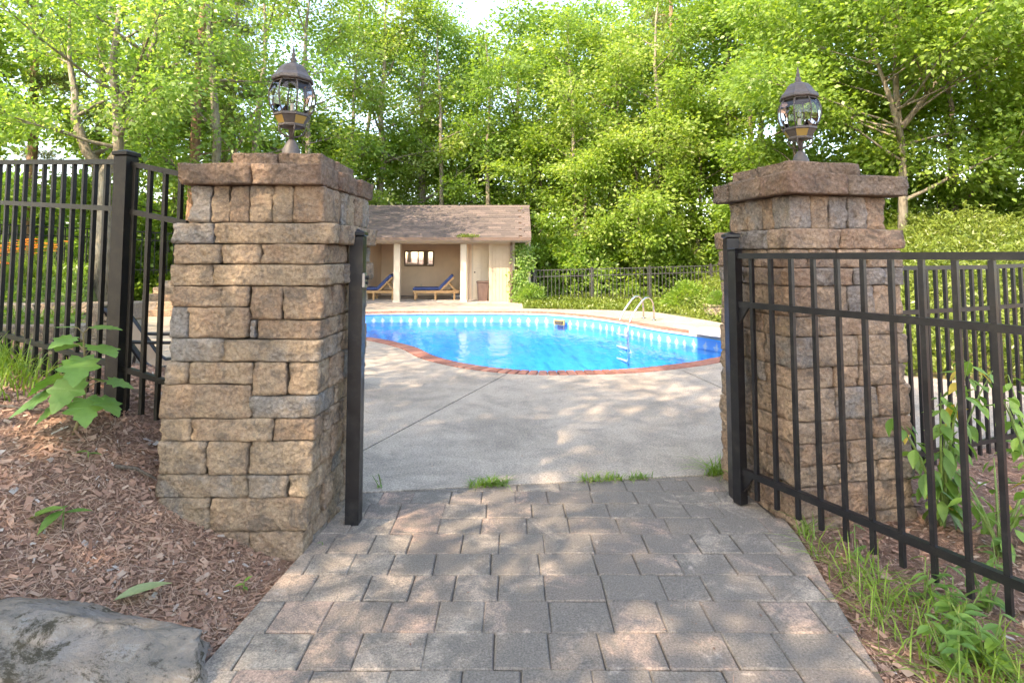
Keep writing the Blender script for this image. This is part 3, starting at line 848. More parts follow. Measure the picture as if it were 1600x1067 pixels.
def far_fence():
    F = thing('metal_fence', 'dark picket fence between the far side of the pool and the woods', 'fence', (3.5, 19, 0)); m = m_plain('black_metal_sunlit_tone', (.04, .038, .037), .45)  # paler than the other black metal: sunlight on this fence put into its colour
    pts = [(.40, 20.6, 1.03), (.73, 18.95, 1.03), (2.62, 19.05, 1.07), (4.55, 19.15, 1.12), (6.62, 19.25, 1.18), (8.6, 19.3, 1.4), (10.6, 19.4, 1.9)]
    for i, (x, y, zt) in enumerate(pts):
        add_post(F, x, y, zt - 1.13, 1.16, .06, m, .05)
        if i: 
            a = pts[i - 1]
            fence_run(F, a[:2], (x, y), a[2], zt, [(0, 0), (.21, .21), (.97, .97)], (1.03, 1.03), .125, m, pw=.018, rw=(.026, .028))
far_fence()
def back_left_fence():
    F = thing('metal_fence', 'black picket fence far back among the trees behind the orange lilies', 'fence', (-11, 13, 1.0)); m = M['metal_old']
    pts = [(-14.6, 10.8, 2.35), (-12.4, 12.9, 2.25), (-10.9, 15.4, 2.2), (-9.0, 17.3, 2.1), (-7.2, 18.9, 2.0)]
    for i, (x, y, zt) in enumerate(pts):
        add_post(F, x, y, zt - 1.3, 1.34, .07, m, .5)
        if i:
            a = pts[i - 1]
            fence_run(F, a[:2], (x, y), a[2], zt, [(0, 0), (.22, .22), (1.05, 1.05)], (1.15, 1.15), .16, m, pw=.02)
back_left_fence()

# ---- lamps on the pillars
def lamp(loc, rz, label):
    P = thing('post_lamp', label, 'lamp', loc, rz, 'lanterns on the gate pillars'); P.scale = (1.0, 1.0, 1.18)
    def pt(name, mb, mat, par=P, smooth=False): return obj(name, mb, mat, par, local=True, smooth=smooth)
    ph = R(22.5)
    pt('base', MB().lathe([(.052, 0), (.054, .012), (.050, .05), (.030, .082), (.022, .094), (.016, .10)], 24), M['bronze'], smooth=True)
    pt('neck', MB().lathe([(.014, .098), (.014, .15), (.03, .158), (.04, .163)], 16), M['bronze'], smooth=True)
    for k in range(4):
        a = ph + k * math.pi / 2; c, s = math.cos(a), math.sin(a)
        pts = [(.016, .115), (.035, .118), (.058, .128), (.072, .145), (.074, .160), (.066, .166), (.058, .160), (.060, .150)]
        pt('scroll', MB().tube([(r * c, r * s, z) for r, z in pts], .0045, 6), M['bronze'])
    tr = pt('tray', MB().lathe([(.030, .160), (.076, .164), (.078, .172), (.076, .176), (.030, .172)], 8, ph=ph), M['bronze'])
    cage = pt('cage', MB().lathe([(.098, .212), (.106, .216), (.106, .226), (.096, .230)], 8, ph=ph, cap=False), M['bronze'])
    # amber panes and bars of the lower cone
    for k in range(8):
        a0 = ph + k * math.pi / 4; a1 = a0 + math.pi / 4
        r0, z0, r1, z1 = .074, .176, .099, .213
        A = [(r0 * math.cos(a0), r0 * math.sin(a0), z0), (r0 * math.cos(a1), r0 * math.sin(a1), z0), (r1 * math.cos(a1), r1 * math.sin(a1), z1), (r1 * math.cos(a0), r1 * math.sin(a0), z1)]
        b = MB(); b.add(A + [(x * .96, y * .96, z) for x, y, z in A], [(0, 1, 2, 3), (7, 6, 5, 4)])
        pt('amber_pane' if k % 2 == 0 else 'solid_panel', b, M['amber'] if k % 2 == 0 else M['bronze'])
    body = [(.098, .226), (.120, .258), (.131, .295), (.131, .335), (.119, .368), (.100, .390)]
    for k in range(8):
        a0 = ph + k * math.pi / 4; a1 = a0 + math.pi / 4
        V = []; F = []
        for j, (r, z) in enumerate(body): V += [(r * math.cos(a0), r * math.sin(a0), z), (r * math.cos(a1), r * math.sin(a1), z)]
        for j in range(len(body) - 1): F.append((2 * j, 2 * j + 1, 2 * j + 3, 2 * j + 2))
        pt('glass_pane', MB().add(V, F), M['glass'], smooth=False)
        pt('rib', MB().tube([(r * math.cos(a0), r * math.sin(a0), z) for r, z in body], .0042, 6), M['bronze'])
    pt('top_ring', MB().lathe([(.096, .382), (.104, .384), (.104, .394), (.094, .398)], 8, ph=ph, cap=False), M['bronze'])
    pt('roof', MB().lathe([(.092, .396), (.118, .392), (.122, .398), (.118, .412), (.096, .432), (.078, .458), (.062, .474), (.050, .480), (.028, .484)], 8, ph=ph), M['bronze'])
    pt('finial', MB().lathe([(.028, .482), (.026, .490), (.015, .496), (.020, .506), (.017, .515), (.009, .520), (.013, .530), (.010, .540), (.006, .546), (.008, .556), (.004, .568), (.001, .580)], 16), M['bronze'], smooth=True)
    pt('socket', MB().lathe([(.02, .200), (.02, .206), (.012, .21), (.012, .28), (.010, .283)], 14), M['candle'], smooth=True)
    pt('bulb', MB().lathe([(.008, .283), (.014, .295), (.016, .31), (.012, .33), (.005, .348), (.001, .358)], 14), M['glass'], smooth=True)
lamp((-1.30, 3.36, 2.064), R(10), 'bronze carriage lantern with curved clear panes on the left pillar')
lamp((1.90, 3.76, 2.071), R(28), 'bronze carriage lantern with curved clear panes on the right pillar')

# ---- pool house
M['siding'] = m_plain('tan_siding', (.38, .30, .215), .75, var=.10, scale=3, bump=.2, bscale=90)
M['inner'] = m_plain('porch_wall_tan', (.64, .49, .36), .8, var=.08, scale=2, bump=.15, bscale=90)
M['cream'] = m_plain('cream_trim', (.52, .45, .355), .6, var=.06, scale=3)
M['browntrim'] = m_plain('brown_gutter', (.105, .07, .052), .5, var=.1)
def m_shingle():
    m = Mat('roof_shingle'); r = m.rnd(); p = m.pos()
    c = m.ramp(r, [(0, (.06, .05, .047)), (.5, (.092, .074, .067)), (1, (.135, .104, .092))])
    c = m.mix(m.ramp(m.noise(p, 40, 4, .8), [(.35, .0), (.7, .55)]), c, (.075, .06, .055))
    m.col(c).set(Roughness=.95); m.bump(m.noise(p, 150, 3, .8), .5, .004); return m.m
M['shingle'] = m_shingle()
M['doorpaint'] = m_plain('cream_door', (.70, .60, .46), .55, var=.05)
M['wallfloor'] = m_concrete('porch_floor', (.36, .33, .30), (.25, .22, .19), .25)
def pool_house():
    P = thing('pool_house', 'open-fronted tan pool house with brown shingle roof across the pool', 'building', (-3, 18.8, 0))
    y0, y1 = 18.95, 22.2; x0, x1 = -7.4, .10; H = 2.0
    def bx(name, c, d, mat, par=P, bev=0.0): return obj(name, MB().box(c, d, 0, bev), mat, par)
    bx('floor_slab', ((x0 + x1) / 2, 20.45, -.045), (x1 - x0 + .3, 3.7, .10), M['wallfloor'])
    bx('back_wall', ((x0 + x1) / 2, y1 - .05, 1.0), (x1 - x0, .10, H), M['inner'])
    bx('side_wall', (x0 + .05, (y0 + y1) / 2 - .05, 1.0), (.10, y1 - y0 - .1, H), M['inner'])
    bx('partition', (-5.05, 21.1, 1.0), (.10, 2.1, H), M['inner'])
    # changing room at the right end: side wall, front panel of vertical boards, wall with door
    sw = bx('side_wall', (x1 - .05, (y0 + y1) / 2 + .1, 1.0), (.10, y1 - y0 - .3, H), M['siding'])
    fw = bx('front_wall', (-.36, y0 + .10, .99), (.80, .05, 1.96), M['siding'])
    for k in range(7):
        bx('board', (-.36 - .345 + k * .115, y0 + .062, .99), (.106, .026, 1.96), M['siding'], fw)
    bx('corner_board', (x1 - .06, y0 + .05, .98), (.10, .10, 1.95), M['cream'])
    bx('door_wall', (-1.55, 21.0, 1.0), (.10, 2.3, H), M['inner'])
    bx('inner_wall', (-1.05, 19.95, 1.0), (.9, .08, H), M['inner'])
    d = bx('door', (-1.02, 19.88, .96), (.62, .05, 1.88), M['doorpaint'])
    for zc, hh in ((1.48, .5), (.72, .72)):
        for xo in (-.14, .14): bx('door_panel', (-1.02 + xo, 19.85, zc), (.20, .02, hh), M['doorpaint'], d, .006)
    obj('door_knob', MB().lathe([(.01, 0), (.022, .01), (.025, .03), (.012, .045)], 12, (-1.28, 19.81, .92)), M['browntrim'], d)
    bx('door_frame', (-1.36, 19.885, .98), (.06, .07, 1.95), M['cream'], d)
    # posts and beam
    for x in (-6.0, -3.76, -1.585):
        p = bx('column', (x, y0, .95), (.20, .20, 1.90), M['cream'], P, .008)
        bx('column_base', (x, y0, .03), (.25, .25, .06), M['cream'], p, .006)
    bx('beam', ((x0 + x1) / 2, y0, 1.955), (x1 - x0, .16, .11), M['cream'])
    bx('ceiling', ((x0 + x1) / 2, (y0 + y1) / 2, 2.03), (x1 - x0, y1 - y0 + .1, .04), M['cream'])
    ex0, ex1 = x0 - .3, .62; ye, ze = 18.42, 2.07; yr, zr = 20.58, 3.27; yb = 22.74
    # roof deck
    rf = MB()
    th = .05
    prof = [(ye, ze), (yr, zr), (yb, ze), (yb, ze - th), (yr, zr - th * 1.4), (ye, ze - th)]
    V = [(ex0, y, z) for y, z in prof] + [(ex1, y, z) for y, z in prof]; n = 6
    rf.add(V, [tuple(range(n))[::-1], tuple(range(n, 2 * n))] + [(i, (i + 1) % n, n + (i + 1) % n, n + i)[::-1] for i in range(n)])
    roof = obj('roof', rf, M['browntrim'], P)
    # shingles on the front slope
    sl = math.hypot(yr - ye, zr - ze); sy, sz = (yr - ye) / sl, (zr - ze) / sl; pit = math.atan2(zr - ze, yr - ye)
    nr = 15; rh = sl / nr; tw = .44; rg = random.Random(8)
    sm = []
    for w in (.436, .30, .20):
        me = MB().box((0, 0, 0), (w, rh * 1.35, .012), 0, .003).mesh('shingle'); me.materials.append(M['shingle']); sm.append((w, me))
    cnt = 0
    for r in range(nr):
        x = ex0 - (r % 3) * .13; s = (r + .5) * rh
        while x < ex1 - .03:
            w, me = sm[0]
            xe = x + tw
            if xe > ex1 + .01:
                rest = ex1 - x; w, me = sm[1] if rest > .28 else sm[2]; xe = ex1
                xc = ex1 - w / 2
            elif x < ex0: xc = x + w / 2 + .0
            else: xc = x + w / 2
            if xc - w / 2 > -6.3:
                q = (xc, ye + sy * s - sz * (.016 + .002 * (r % 2)), ze + sz * s + sy * (.016 + rg.uniform(0, .004)))
                obj('shingle', me, None, roof, q, (pit - .035, 0, 0)); cnt += 1
            x = xe
    o = MB(); 
    for k in range(nr):
        s = (k + .5) * rh; xa, xb = ex0, -6.32
        o.bar((xa, ye + sy * s - sz * .016, ze + sz * s + sy * .016), (xb, ye + sy * s - sz * .016, ze + sz * s + sy * .016), rh * 1.3, .012)
    bs = MB(); V = [(ex0, yr + .01, zr + .02), (ex1, yr + .01, zr + .02), (ex1, yb, ze + .02), (ex0, yb, ze + .02)]
    bs.add(V, [(0, 1, 2, 3)]); obj('rear_slope', bs, M['shingle'], roof)
    rc = MB(); rc.add([(ex0, yr - .14, zr - .045), (ex0, yr, zr + .045), (ex0, yr + .14, zr - .045), (ex1 + .01, yr - .14, zr - .045), (ex1 + .01, yr, zr + .045), (ex1 + .01, yr + .14, zr - .045)], [(0, 3, 4, 1), (1, 4, 5, 2), (3, 5, 4), (0, 1, 2)])
    obj('ridge_cap', rc, M['shingle'], roof)
    # gable at the right end, fascia, gutter, downspout
    g = MB(); gx = x1 - .02
    tri = [(y0 - .2, 2.0), (yr, zr - .12), (y1 + .2, 2.0)]
    g.add([(gx - .08, y, z) for y, z in tri] + [(gx, y, z) for y, z in tri], [(0, 1, 2)[::-1], (3, 4, 5), (0, 3, 5, 2)[::-1], (0, 1, 4, 3)[::-1], (1, 2, 5, 4)[::-1]])
    obj('gable', g, M['siding'], P)
    for ya, za, yb_, zb in ((ye, ze - .04, yr, zr - .05), (yr, zr - .05, yb, ze - .04)):
        b = MB(); b.bar((ex1 - .03, ya, za - .03), (ex1 - .03, yb_, zb - .03), .03, .13); obj('barge_board', b, M['cream'], P)
    b = MB(); b.bar((ex0, ye + .03, ze - .05), (ex1 - .05, ye + .03, ze - .05), .03, .13); obj('fascia', b, M['cream'], P)
    b = MB(); b.bar((ex0, ye - .055, ze - .025), (ex1 - .02, ye - .055, ze - .025), .11, .10); gu = obj('gutter', b, M['browntrim'], P)
    b = MB(); b.bar((-.02, 18.50, 1.97), (-.02, 18.86, 1.86), .07, .06); b.bar((-.02, 18.86, 1.88), (-.02, 18.86, .08), .075, .06); b.bar((-.02, 18.86, .10), (-.02, 18.62, .04), .075, .06); obj('downspout', b, M['browntrim'], gu)
    b = MB(); b.bar((.30, 18.98, 1.72), (.56, 18.62, 1.98), .04, .05); b.bar((x1 + .0, 19.0, 1.96), (.57, 19.0, 1.96), .06, .06); obj('eave_brace', b, M['cream'], P)
    b = MB(); b.box((.56, 19.0, .98), (.09, .09, 1.95)); obj('trellis_post', b, M['cream'], P)
    # outlet
    bx('outlet', (-3.83 + .12 + .25, y1 - .105, .38), (.07, .012, .11), M['cream'])
pool_house()

def mirror():
    P = thing('wall_mirror', 'wide framed mirror hung on the back wall of the pool house', 'mirror', (-3.55, 22.08, 1.45))
    xc, zc, w, h, y = -3.55, 1.40, 1.08, .55, 22.085
    m = Mat('mirror_glass'); m.col((.85, .86, .85)).set(Roughness=.03, Metallic=1.0)
    obj('glass', MB().box((xc, y, zc), (w - .05, .012, h - .05)), m.m, P)
    fm = m_plain('dark_wood_frame', (.13, .075, .045), .5)
    for c, d in (((xc, y - .01, zc + h / 2), (w + .04, .035, .045)), ((xc, y - .01, zc - h / 2), (w + .04, .035, .045)), ((xc - w / 2, y - .01, zc), (.045, .03, h - .046)), ((xc + w / 2, y - .01, zc), (.045, .03, h - .046))):
        obj('frame', MB().box(c, d), fm, P)
mirror()

M['teak'] = m_plain('teak_wood', (.46, .27, .12), .55, var=.25, scale=14)
M['bluefab'] = m_plain('navy_cushion', (.035, .06, .17), .85, var=.25, scale=20, bump=.3, bscale=160)
def chaise(loc, rz, label):
    P = thing('sun_lounger', label, 'sun lounger', loc, rz, 'blue cushioned loungers in the pool house')
    def pt(n, mb, m, smooth=False): return obj(n, mb, m, P, local=True, smooth=smooth)
    w = .62
    for s in (-1, 1): pt('side_rail', MB().box((0, s * (w / 2 - .02), .27), (1.55, .04, .09), 0, .006), M['teak'])
    for x in (-.70, -.02, .62):
        for s in (-1, 1): pt('leg', MB().box((x, s * (w / 2 - .03), .12), (.06, .055, .24), 0, .006), M['teak'])
    for k in range(8): pt('slat', MB().box((-.68 + k * .17, 0, .305), (.09, w - .1, .02)), M['teak'])
    c = MB(); c.box((-.36, 0, .375), (.86, w - .03, .10), 0, .03); cu = pt('seat_cushion', c, M['bluefab'])
    A = Vector((.08, 0, .36)); B = Vector((.56, 0, .84)); d = (B - A).normalized()
    b = MB(); b.bar(A, B, w - .03, .10); pt('back_cushion', b, M['bluefab'])
    for s in (-1, 1):
        pt('back_frame', MB().bar(A + Vector((.06, s * .26, -.06)), B + Vector((.05, s * .26, -.07)), .04, .05), M['teak'])
        pt('back_prop', MB().bar((.40, s * .28, .62), (.66, s * .28, .30), .03, .04), M['teak'])
chaise((-2.62, 20.1, 0.005), R(4), 'blue cushioned teak lounger below the framed mirror in the pool house')
chaise((-4.72, 20.1, 0.005), R(2), 'blue cushioned teak lounger beside the left column of the pool house')
def bin_():
    P = thing('waste_bin', 'brown lidded waste bin standing by the pool house door', 'bin', (-.98, 19.45, 0))
    m = m_plain('brown_plastic', (.12, .075, .06), .45)
    b = MB(); a, t = .16, .19; b.add([(-a, -a, 0), (a, -a, 0), (a, a, 0), (-a, a, 0), (-t, -t, .60), (t, -t, .60), (t, t, .60), (-t, t, .60)], [(3, 2, 1, 0), (4, 5, 6, 7), (0, 1, 5, 4), (1, 2, 6, 5), (2, 3, 7, 6), (3, 0, 4, 7)])
    obj('body', b, m, P, local=True); obj('lid', MB().box((0, 0, .635), (.42, .42, .06), 0, .02), m, P, local=True)
bin_()
def pile():
    P = thing('folded_mat', 'grey and white folded float lying on the porch floor by the lounger', 'float', (-1.98, 20.6, .0))
    a = m_plain('white_vinyl', (.6, .6, .58), .5); b = m_plain('grey_vinyl', (.2, .21, .23), .5)
    for k, m in enumerate((b, a, b)): obj('fold', MB().box((0, 0, .035 + k * .05), (.42 - .05 * k, .3, .045), .1 * k, .015), m, P, local=True)
pile()

# ---- pool fittings
M['chrome'] = m_plain('steel_tube', (.62, .60, .57), .18, 1.0, var=.05)
def ladder():
    P = thing('pool_ladder', 'curved steel pool ladder handrails on the far pool rim', 'ladder', (2.75, 12.9, 0))
    rails = []
    a0 = Vector((3.16, 13.95, 0)); a1 = Vector((3.30, 13.5, 0))
    dirv = Vector((-.72, -.38, 0))
    for a in (a0, a1):
        pts = []
        for u, z in ((0, -.02), (0, .28), (.02, .40), (.09, .50), (.20, .545), (.32, .53), (.44, .46), (.60, .33), (.76, .18), (.88, .02), (.94, -.14), (.95, -.40), (.95, -.95)):
            pts.append(a + dirv * u + Vector((0, 0, z)))
        r = obj('handrail', MB().tube(pts, .024, 12), M['chrome'], P, smooth=True); rails.append(pts)
        obj('flange', MB().lathe([(.055, 0), (.055, .012), (.03, .03)], 16, (a.x, a.y, .003)), M['chrome'], r)
    wp = m_plain('white_step', (.75, .75, .72), .5)
    for z in (-.30, -.58, -.86):
        A = a0 + dirv * .95; B = a1 + dirv * .95
        obj('step', MB().bar(Vector((A.x, A.y, z)), Vector((B.x, B.y, z)), .09, .03), wp, P)
ladder()
def board():
    P = thing('diving_board', 'flat white diving board over the right rim of the pool', 'diving board', (4.1, 10.1, 0))
    m = m_plain('white_fibreglass', (.55, .53, .50), .6, var=.04, bump=.2, bscale=200)
    poly = [(3.34, 10.98), (3.84, 10.2), (4.6, 9.45), (5.0, 9.85), (4.4, 10.95), (3.80, 11.5)]
    obj('board', MB().prism(poly, .05, .11, .015), m, P)
    obj('mount', MB().prism([(4.15, 9.9), (4.5, 9.55), (4.75, 9.8), (4.4, 10.3)], -.01, .052), M['chrome'], P)
board()
def planter():
    P = thing('stone_planter', 'grey stone trough planter at the edge of the weedy strip', 'planter', (5.05, 14.4, 0))
    m = M['oldstone']
    V = []
    for z, a, b in ((0, .20, .17), (.27, .235, .20)):
        V += [(-a, -b, z), (a, -b, z), (a, b, z), (-a, b, z)]
    obj('trough', MB().add(V, [(3, 2, 1, 0), (4, 5, 6, 7), (0, 1, 5, 4), (1, 2, 6, 5), (2, 3, 7, 6), (3, 0, 4, 7)]), m, P, local=True)
    for c, d in (((0, -.195, .285), (.50, .05, .04)), ((0, .195, .285), (.50, .05, .04)), ((-.225, 0, .285), (.05, .33, .04)), ((.225, 0, .285), (.05, .33, .04))):
        obj('rim', MB().box(c, d, 0, .006), m, P, local=True)
    obj('soil', MB().box((0, 0, .276), (.38, .32, .01)), M['ground'], P, local=True)
planter()

M['sling'] = m_plain('tan_sling', (.42, .27, .16), .8, var=.1, scale=40, bump=.2, bscale=300)
def sling_chair(loc, rz, label):
    P = thing('patio_chair', label, 'chair', loc, rz)
    def pt(n, mb, m): return obj(n, mb, m, P, local=True)
    m = M['metal']; w = .28
    prof = [(-.52, .98), (-.46, .95), (-.12, .42), (-.04, .36), (.46, .40), (.52, .38)]
    for s in (-1, 1):
        pt('side_frame', MB().tube([(x, s * w, z) for x, z in prof], .030, 8), m)
        pt('arm', MB().tube([(-.34, s * (w + .03), .66), (-.1, s * (w + .05), .64), (.28, s * (w + .05), .62), (.36, s * (w + .05), .56), (.40, s * (w + .04), .0)], .018, 8), m)
        pt('leg', MB().tube([(-.30, s * (w + .02), .62), (-.42, s * (w + .03), .0)], .018, 8), m)
    V = []; F = []
    for i, (x, z) in enumerate(prof): V += [(x, -w, z), (x, w, z), (x - .006, -w, z - .01), (x - .006, w, z - .01)]
    for i in range(len(prof) - 1):
        a = 4 * i; F += [(a, a + 1, a + 5, a + 4)[::-1], (a + 2, a + 3, a + 7, a + 6)]
    pt('sling', MB().add(V, F), M['sling'])
    pt('top_bar', MB().tube([(-.52, -w, .98), (-.52, w, .98)], .02, 8), m); pt('cross_bar', MB().tube([(-.40, -w, .2), (-.40, w, .2)], .014, 8), m)
sling_chair((-3.66, 6.15, 0), R(20), 'tan sling patio chair with black frame behind the left fence')
sling_chair((-2.33, 6.55, 0), R(10), 'patio chair mostly hidden behind the left pillar with one dark leg showing')

# ---- garden steps and terrace walls on the left
def steps():
    P = thing('garden_steps', 'broad timber-coloured garden steps climbing beyond the left fence', 'steps', (-8.8, 14.4, 0))
    for k in range(6):
        y = 14.40 + .36 * k; z1 = .165 * (k + 1)
        xs = [-9.75 + .05 * k, -9.05, -8.3, -7.55]
        for a, b in zip(xs[:-1], xs[1:]):
            obj('step_stone', MB().box(((a + b) / 2, y + .24, z1 - .085), (b - a - .012, .48, .17), 0, .012), M['stone'], P)
steps()
def terrace(pts, z0, z1, label, th=.28, cap=True, seed=1, lo=.35, hi=.6, nrow=2):
    rg = random.Random(seed)
    P = thing('terrace_wall', label, 'wall', (pts[0][0], pts[0][1], z0))
    for (ax, ay), (bx, by) in zip(pts[:-1], pts[1:]):
        L = math.hypot(bx - ax, by - ay); ang = math.atan2(by - ay, bx - ax)
        T = lambda p: (ax + p[0] * math.cos(ang) - p[1] * math.sin(ang), ay + p[0] * math.sin(ang) + p[1] * math.cos(ang))
        hh = (z1 - z0) / nrow
        for r in range(nrow):
            for a, b in face_run(rg, 0, L, lo, hi):
                stone(P, T, a, b, rg.uniform(-.01, .01) - (.03 if r == nrow - 1 and cap else 0), th, z0 + r * hh, z0 + (r + 1) * hh, M['oldstone'], rg, .006, 'stone', ang)
terrace([(-7.6, 7.75), (-6.4, 7.72), (-5.6, 7.95)], .10, .57, 'lower terrace wall of pale blocks behind the left fence', seed=3)
terrace([(-8.8, 9.2), (-7.6, 9.25), (-6.75, 9.5)], .40, .74, 'upper terrace wall with pale cap stones below the orange lilies', seed=5)
terrace([(-5.32, 7.35), (-4.85, 7.45)], -.02, .90, 'pier of stacked pale blocks at the end of the terrace wall', th=.4, seed=9, nrow=4, lo=.2, hi=.5)
terrace([(-4.2, 4.78), (-3.1, 4.44), (-1.85, 4.06)], -.10, .60, 'low retaining wall of tan blocks just behind the left fence', seed=13, nrow=5, lo=.22, hi=.38)

# ================================================================== VEGETATION
def cluster_leaves(rs, C, Rr, n, L, outw, flat=.6, up=.42):
    """n leaves round each cluster centre C; returns base, dir, normal, length"""
    k = len(C)
    off = rs.normal(size=(k, n, 3)) * np.array([.5, .5, .5 * flat]) * Rr.reshape(-1, 1, 1)
    base = (C[:, None, :] + off).reshape(-1, 3)
    d = off + outw[:, None, :] * .35 + rs.normal(size=(k, n, 3)) * .30 * Rr.reshape(-1, 1, 1); d = d.reshape(-1, 3)
    d[:, 2] -= .22 * np.repeat(Rr, n)
    N = rs.normal(size=(k * n, 3)) * .55 + np.repeat(outw, n, 0) * .25; N[:, 2] += up
    ln = L * rs.uniform(.6, 1.3, k * n)
    return base, d, N, ln
def grow(seed, H, Rad, base, r0, nl=15, lean=(0, 0), leaf=.16, per=95, csize=.80, trunk=None, forks=(), pointed=.5, wr=.62):
    rg = random.Random(seed); rs = np.random.RandomState(seed)
    tb = MB(); axes = []
    if trunk is None:
        pts = []; x = y = 0.0
        for i in range(8):
            t = i / 7; pts.append(Vector((x + lean[0] * t, y + lean[1] * t, H * .93 * t)))
            x += rg.uniform(-1, 1) * .018 * H; y += rg.uniform(-1, 1) * .018 * H
    else: pts = [Vector(p) for p in trunk]
    n = len(pts); rad = [r0 * (1.25 if i == 0 else 1) * (1 - i / (n - 1)) ** .75 + .018 for i in range(n)]
    tb.tube(pts, rad, 9); axes.append((pts, rad))
    for f in forks:
        fp = [Vector(p) for p in f]; fr = [r0 * .72 * (1 - i / (len(fp) - 1)) ** .7 + .016 for i in range(len(fp))]
        tb.tube(fp, fr, 8); axes.append((fp, fr))
    zmax = max(p.z for a, _ in axes for p in a)
    C = []; O = []; S = []
    for ai, (ap, ar) in enumerate(axes):
        m = len(ap) - 1; nn = nl if ai == 0 else max(5, nl // 2)
        for i in range(nn):
            for _ in range(30):
                t = (i + rg.random()) / nn; q = t * m; k = min(int(q), m - 1); p = ap[k].lerp(ap[k + 1], q - k)
                if p.z > base: break
                t = rg.random()
            if p.z <= base: continue
            s = (p.z - base) / max(.1, H - base)
            prof = max(.22, math.sin(math.pi * min(1, .20 + .78 * s)) ** .7) if pointed < .9 else max(.15, 1 - s)
            ln = Rad * prof * rg.uniform(.75, 1.15)
            az = i * 2.4 + rg.uniform(-.5, .5) + ai * 1.3; el = R(rg.uniform(2, 28) + 38 * s * pointed)
            d = Vector((math.cos(az) * math.cos(el), math.sin(az) * math.cos(el), math.sin(el)))
            bp = [p]; cur = p.copy(); dd = d.copy()
            for j in range(5):
                dd = (dd + Vector((rg.uniform(-.16, .16), rg.uniform(-.16, .16), rg.uniform(-.10, .17)))).normalized()
                cur = cur + dd * ln / 5; bp.append(cur.copy())
            br = max(.014, ar[k] * .42)
            tb.tube(bp, [br * (1 - j / 5.6) for j in range(6)], 5, False)
            for j in range(2, 6):
                for _ in range(2 if j < 5 else 3):
                    sd_ = (dd + Vector((rg.uniform(-1, 1), rg.uniform(-1, 1), rg.uniform(-.45, .55)))).normalized()
                    e = bp[j] + sd_ * ln * rg.uniform(.14, .34)
                    tb.tube([bp[j], bp[j].lerp(e, .5) + Vector((0, 0, .05)), e], [br * .35, br * .22, .006], 3, False)
                    C.append(tuple(e)); o = (e - Vector((0, 0, e.z)) - Vector((p.x, p.y, 0))); O.append(tuple((o.normalized() if o.length > .1 else sd_) * 1.0)); S.append(csize * rg.uniform(.65, 1.25))
        tp = ap[-1]
        for _ in range(4): C.append((tp.x + rg.uniform(-.3, .3), tp.y + rg.uniform(-.3, .3), tp.z + rg.uniform(-.5, .3))); O.append((0, 0, 1)); S.append(csize * .8)
    C = np.array(C); O = np.array(O); S = np.array(S)
    b, d, N, ln = cluster_leaves(rs, C, S, per, leaf, O)
    V, F = leaf_quads(b, d, N, ln, ln * wr)
    ct = np.repeat(rs.uniform(.0, .45, len(C)), per)          # each spray of leaves has its own age and colour
    tint = np.clip(ct + rs.uniform(.1, .6, len(b)), 0, 1)
    return tb.mesh('trunk', True), np_mesh('crown', V, F, tint)
def pine(seed, H, base, r0, lean=(0, 0), Rad=2.2):
    rg = random.Random(seed); rs = np.random.RandomState(seed); tb = MB()
    pts = [Vector((lean[0] * (i / 7) + rg.uniform(-.06, .06), lean[1] * (i / 7) + rg.uniform(-.06, .06), H * i / 7)) for i in range(8)]
    rad = [r0 * (1 - i / 7) ** .7 + .02 for i in range(8)]; tb.tube(pts, rad, 9); C = []; O = []
    nb = 26
    for i in range(nb):
        z = base + (H - base) * (i + rg.random()) / nb; q = z / H * 7; k = min(int(q), 6); p = pts[k].lerp(pts[k + 1], q - k)
        s = (z - base) / (H - base); ln = Rad * (1.05 - s * .8) * rg.uniform(.6, 1.1); az = i * 2.4 + rg.uniform(-.4, .4)
        e = p + Vector((math.cos(az) * ln, math.sin(az) * ln, ln * rg.uniform(-.12, .3)))
        m = p.lerp(e, .5) + Vector((0, 0, .12 * ln)); tb.tube([p, m, e], [.035, .022, .008], 4, False)
        for t in (.45, .6, .75, .88, 1.0):
            for _ in range(3):
                c = p.lerp(e, t) + Vector((rg.uniform(-.35, .35), rg.uniform(-.35, .35), rg.uniform(-.1, .2))); C.append(tuple(c)); O.append(tuple((e - p).normalized()))
    C = np.array(C); O = np.array(O); n = 60
    base_ = np.repeat(C, n, 0) + rs.normal(size=(len(C) * n, 3)) * .07; d = rs.normal(size=(len(C) * n, 3)) + np.repeat(O, n, 0) * .7; d[:, 2] += .25
    N = rs.normal(size=d.shape); ln = rs.uniform(.13, .24, len(d))
    V, F = leaf_quads(base_, d, N, ln, np.full(len(d), .016), 0, .05)
    return tb.mesh('trunk', True), np_mesh('crown', V, F, np.clip(rs.uniform(.1, .9, len(d)), 0, 1))
TREES = {}
def tree_kind(key, tc, bark, leafm):
    t, c = tc; t.materials.append(M[bark]); c.materials.append(M[leafm]); TREES[key] = (t, c)
tree_kind('oakA', grow(1, 13.5, 4.0, 2.6, .20, 17, leaf=.15, per=108), 'bark', 'oak')
tree_kind('oakB', grow(2, 12.5, 3.6, 1.8, .17, 17, (.7, .2), leaf=.15, per=108), 'bark_dark', 'oak')
tree_kind('tulip', grow(3, 14.5, 3.1, 3.0, .19, 19, (-.3, 0), leaf=.16, per=100, pointed=.7), 'bark', 'maple')
tree_kind('maple', grow(4, 9.5, 3.3, 1.2, .13, 16, (.3, .1), leaf=.145, per=130, csize=.82), 'bark_dark', 'maple')
tree_kind('small', grow(5, 6.2, 2.5, .7, .08, 14, leaf=.15, per=100, csize=.70), 'bark_dark', 'maple')
tree_kind('thin', grow(6, 13.0, 3.0, 3.4, .15, 14, (.5, .3), leaf=.15, per=70), 'bark', 'oak')
tree_kind('oakL', grow(16, 13.0, 3.4, 3.0, .16, 15, (.3, .2), leaf=.15, per=58), 'bark', 'maple')
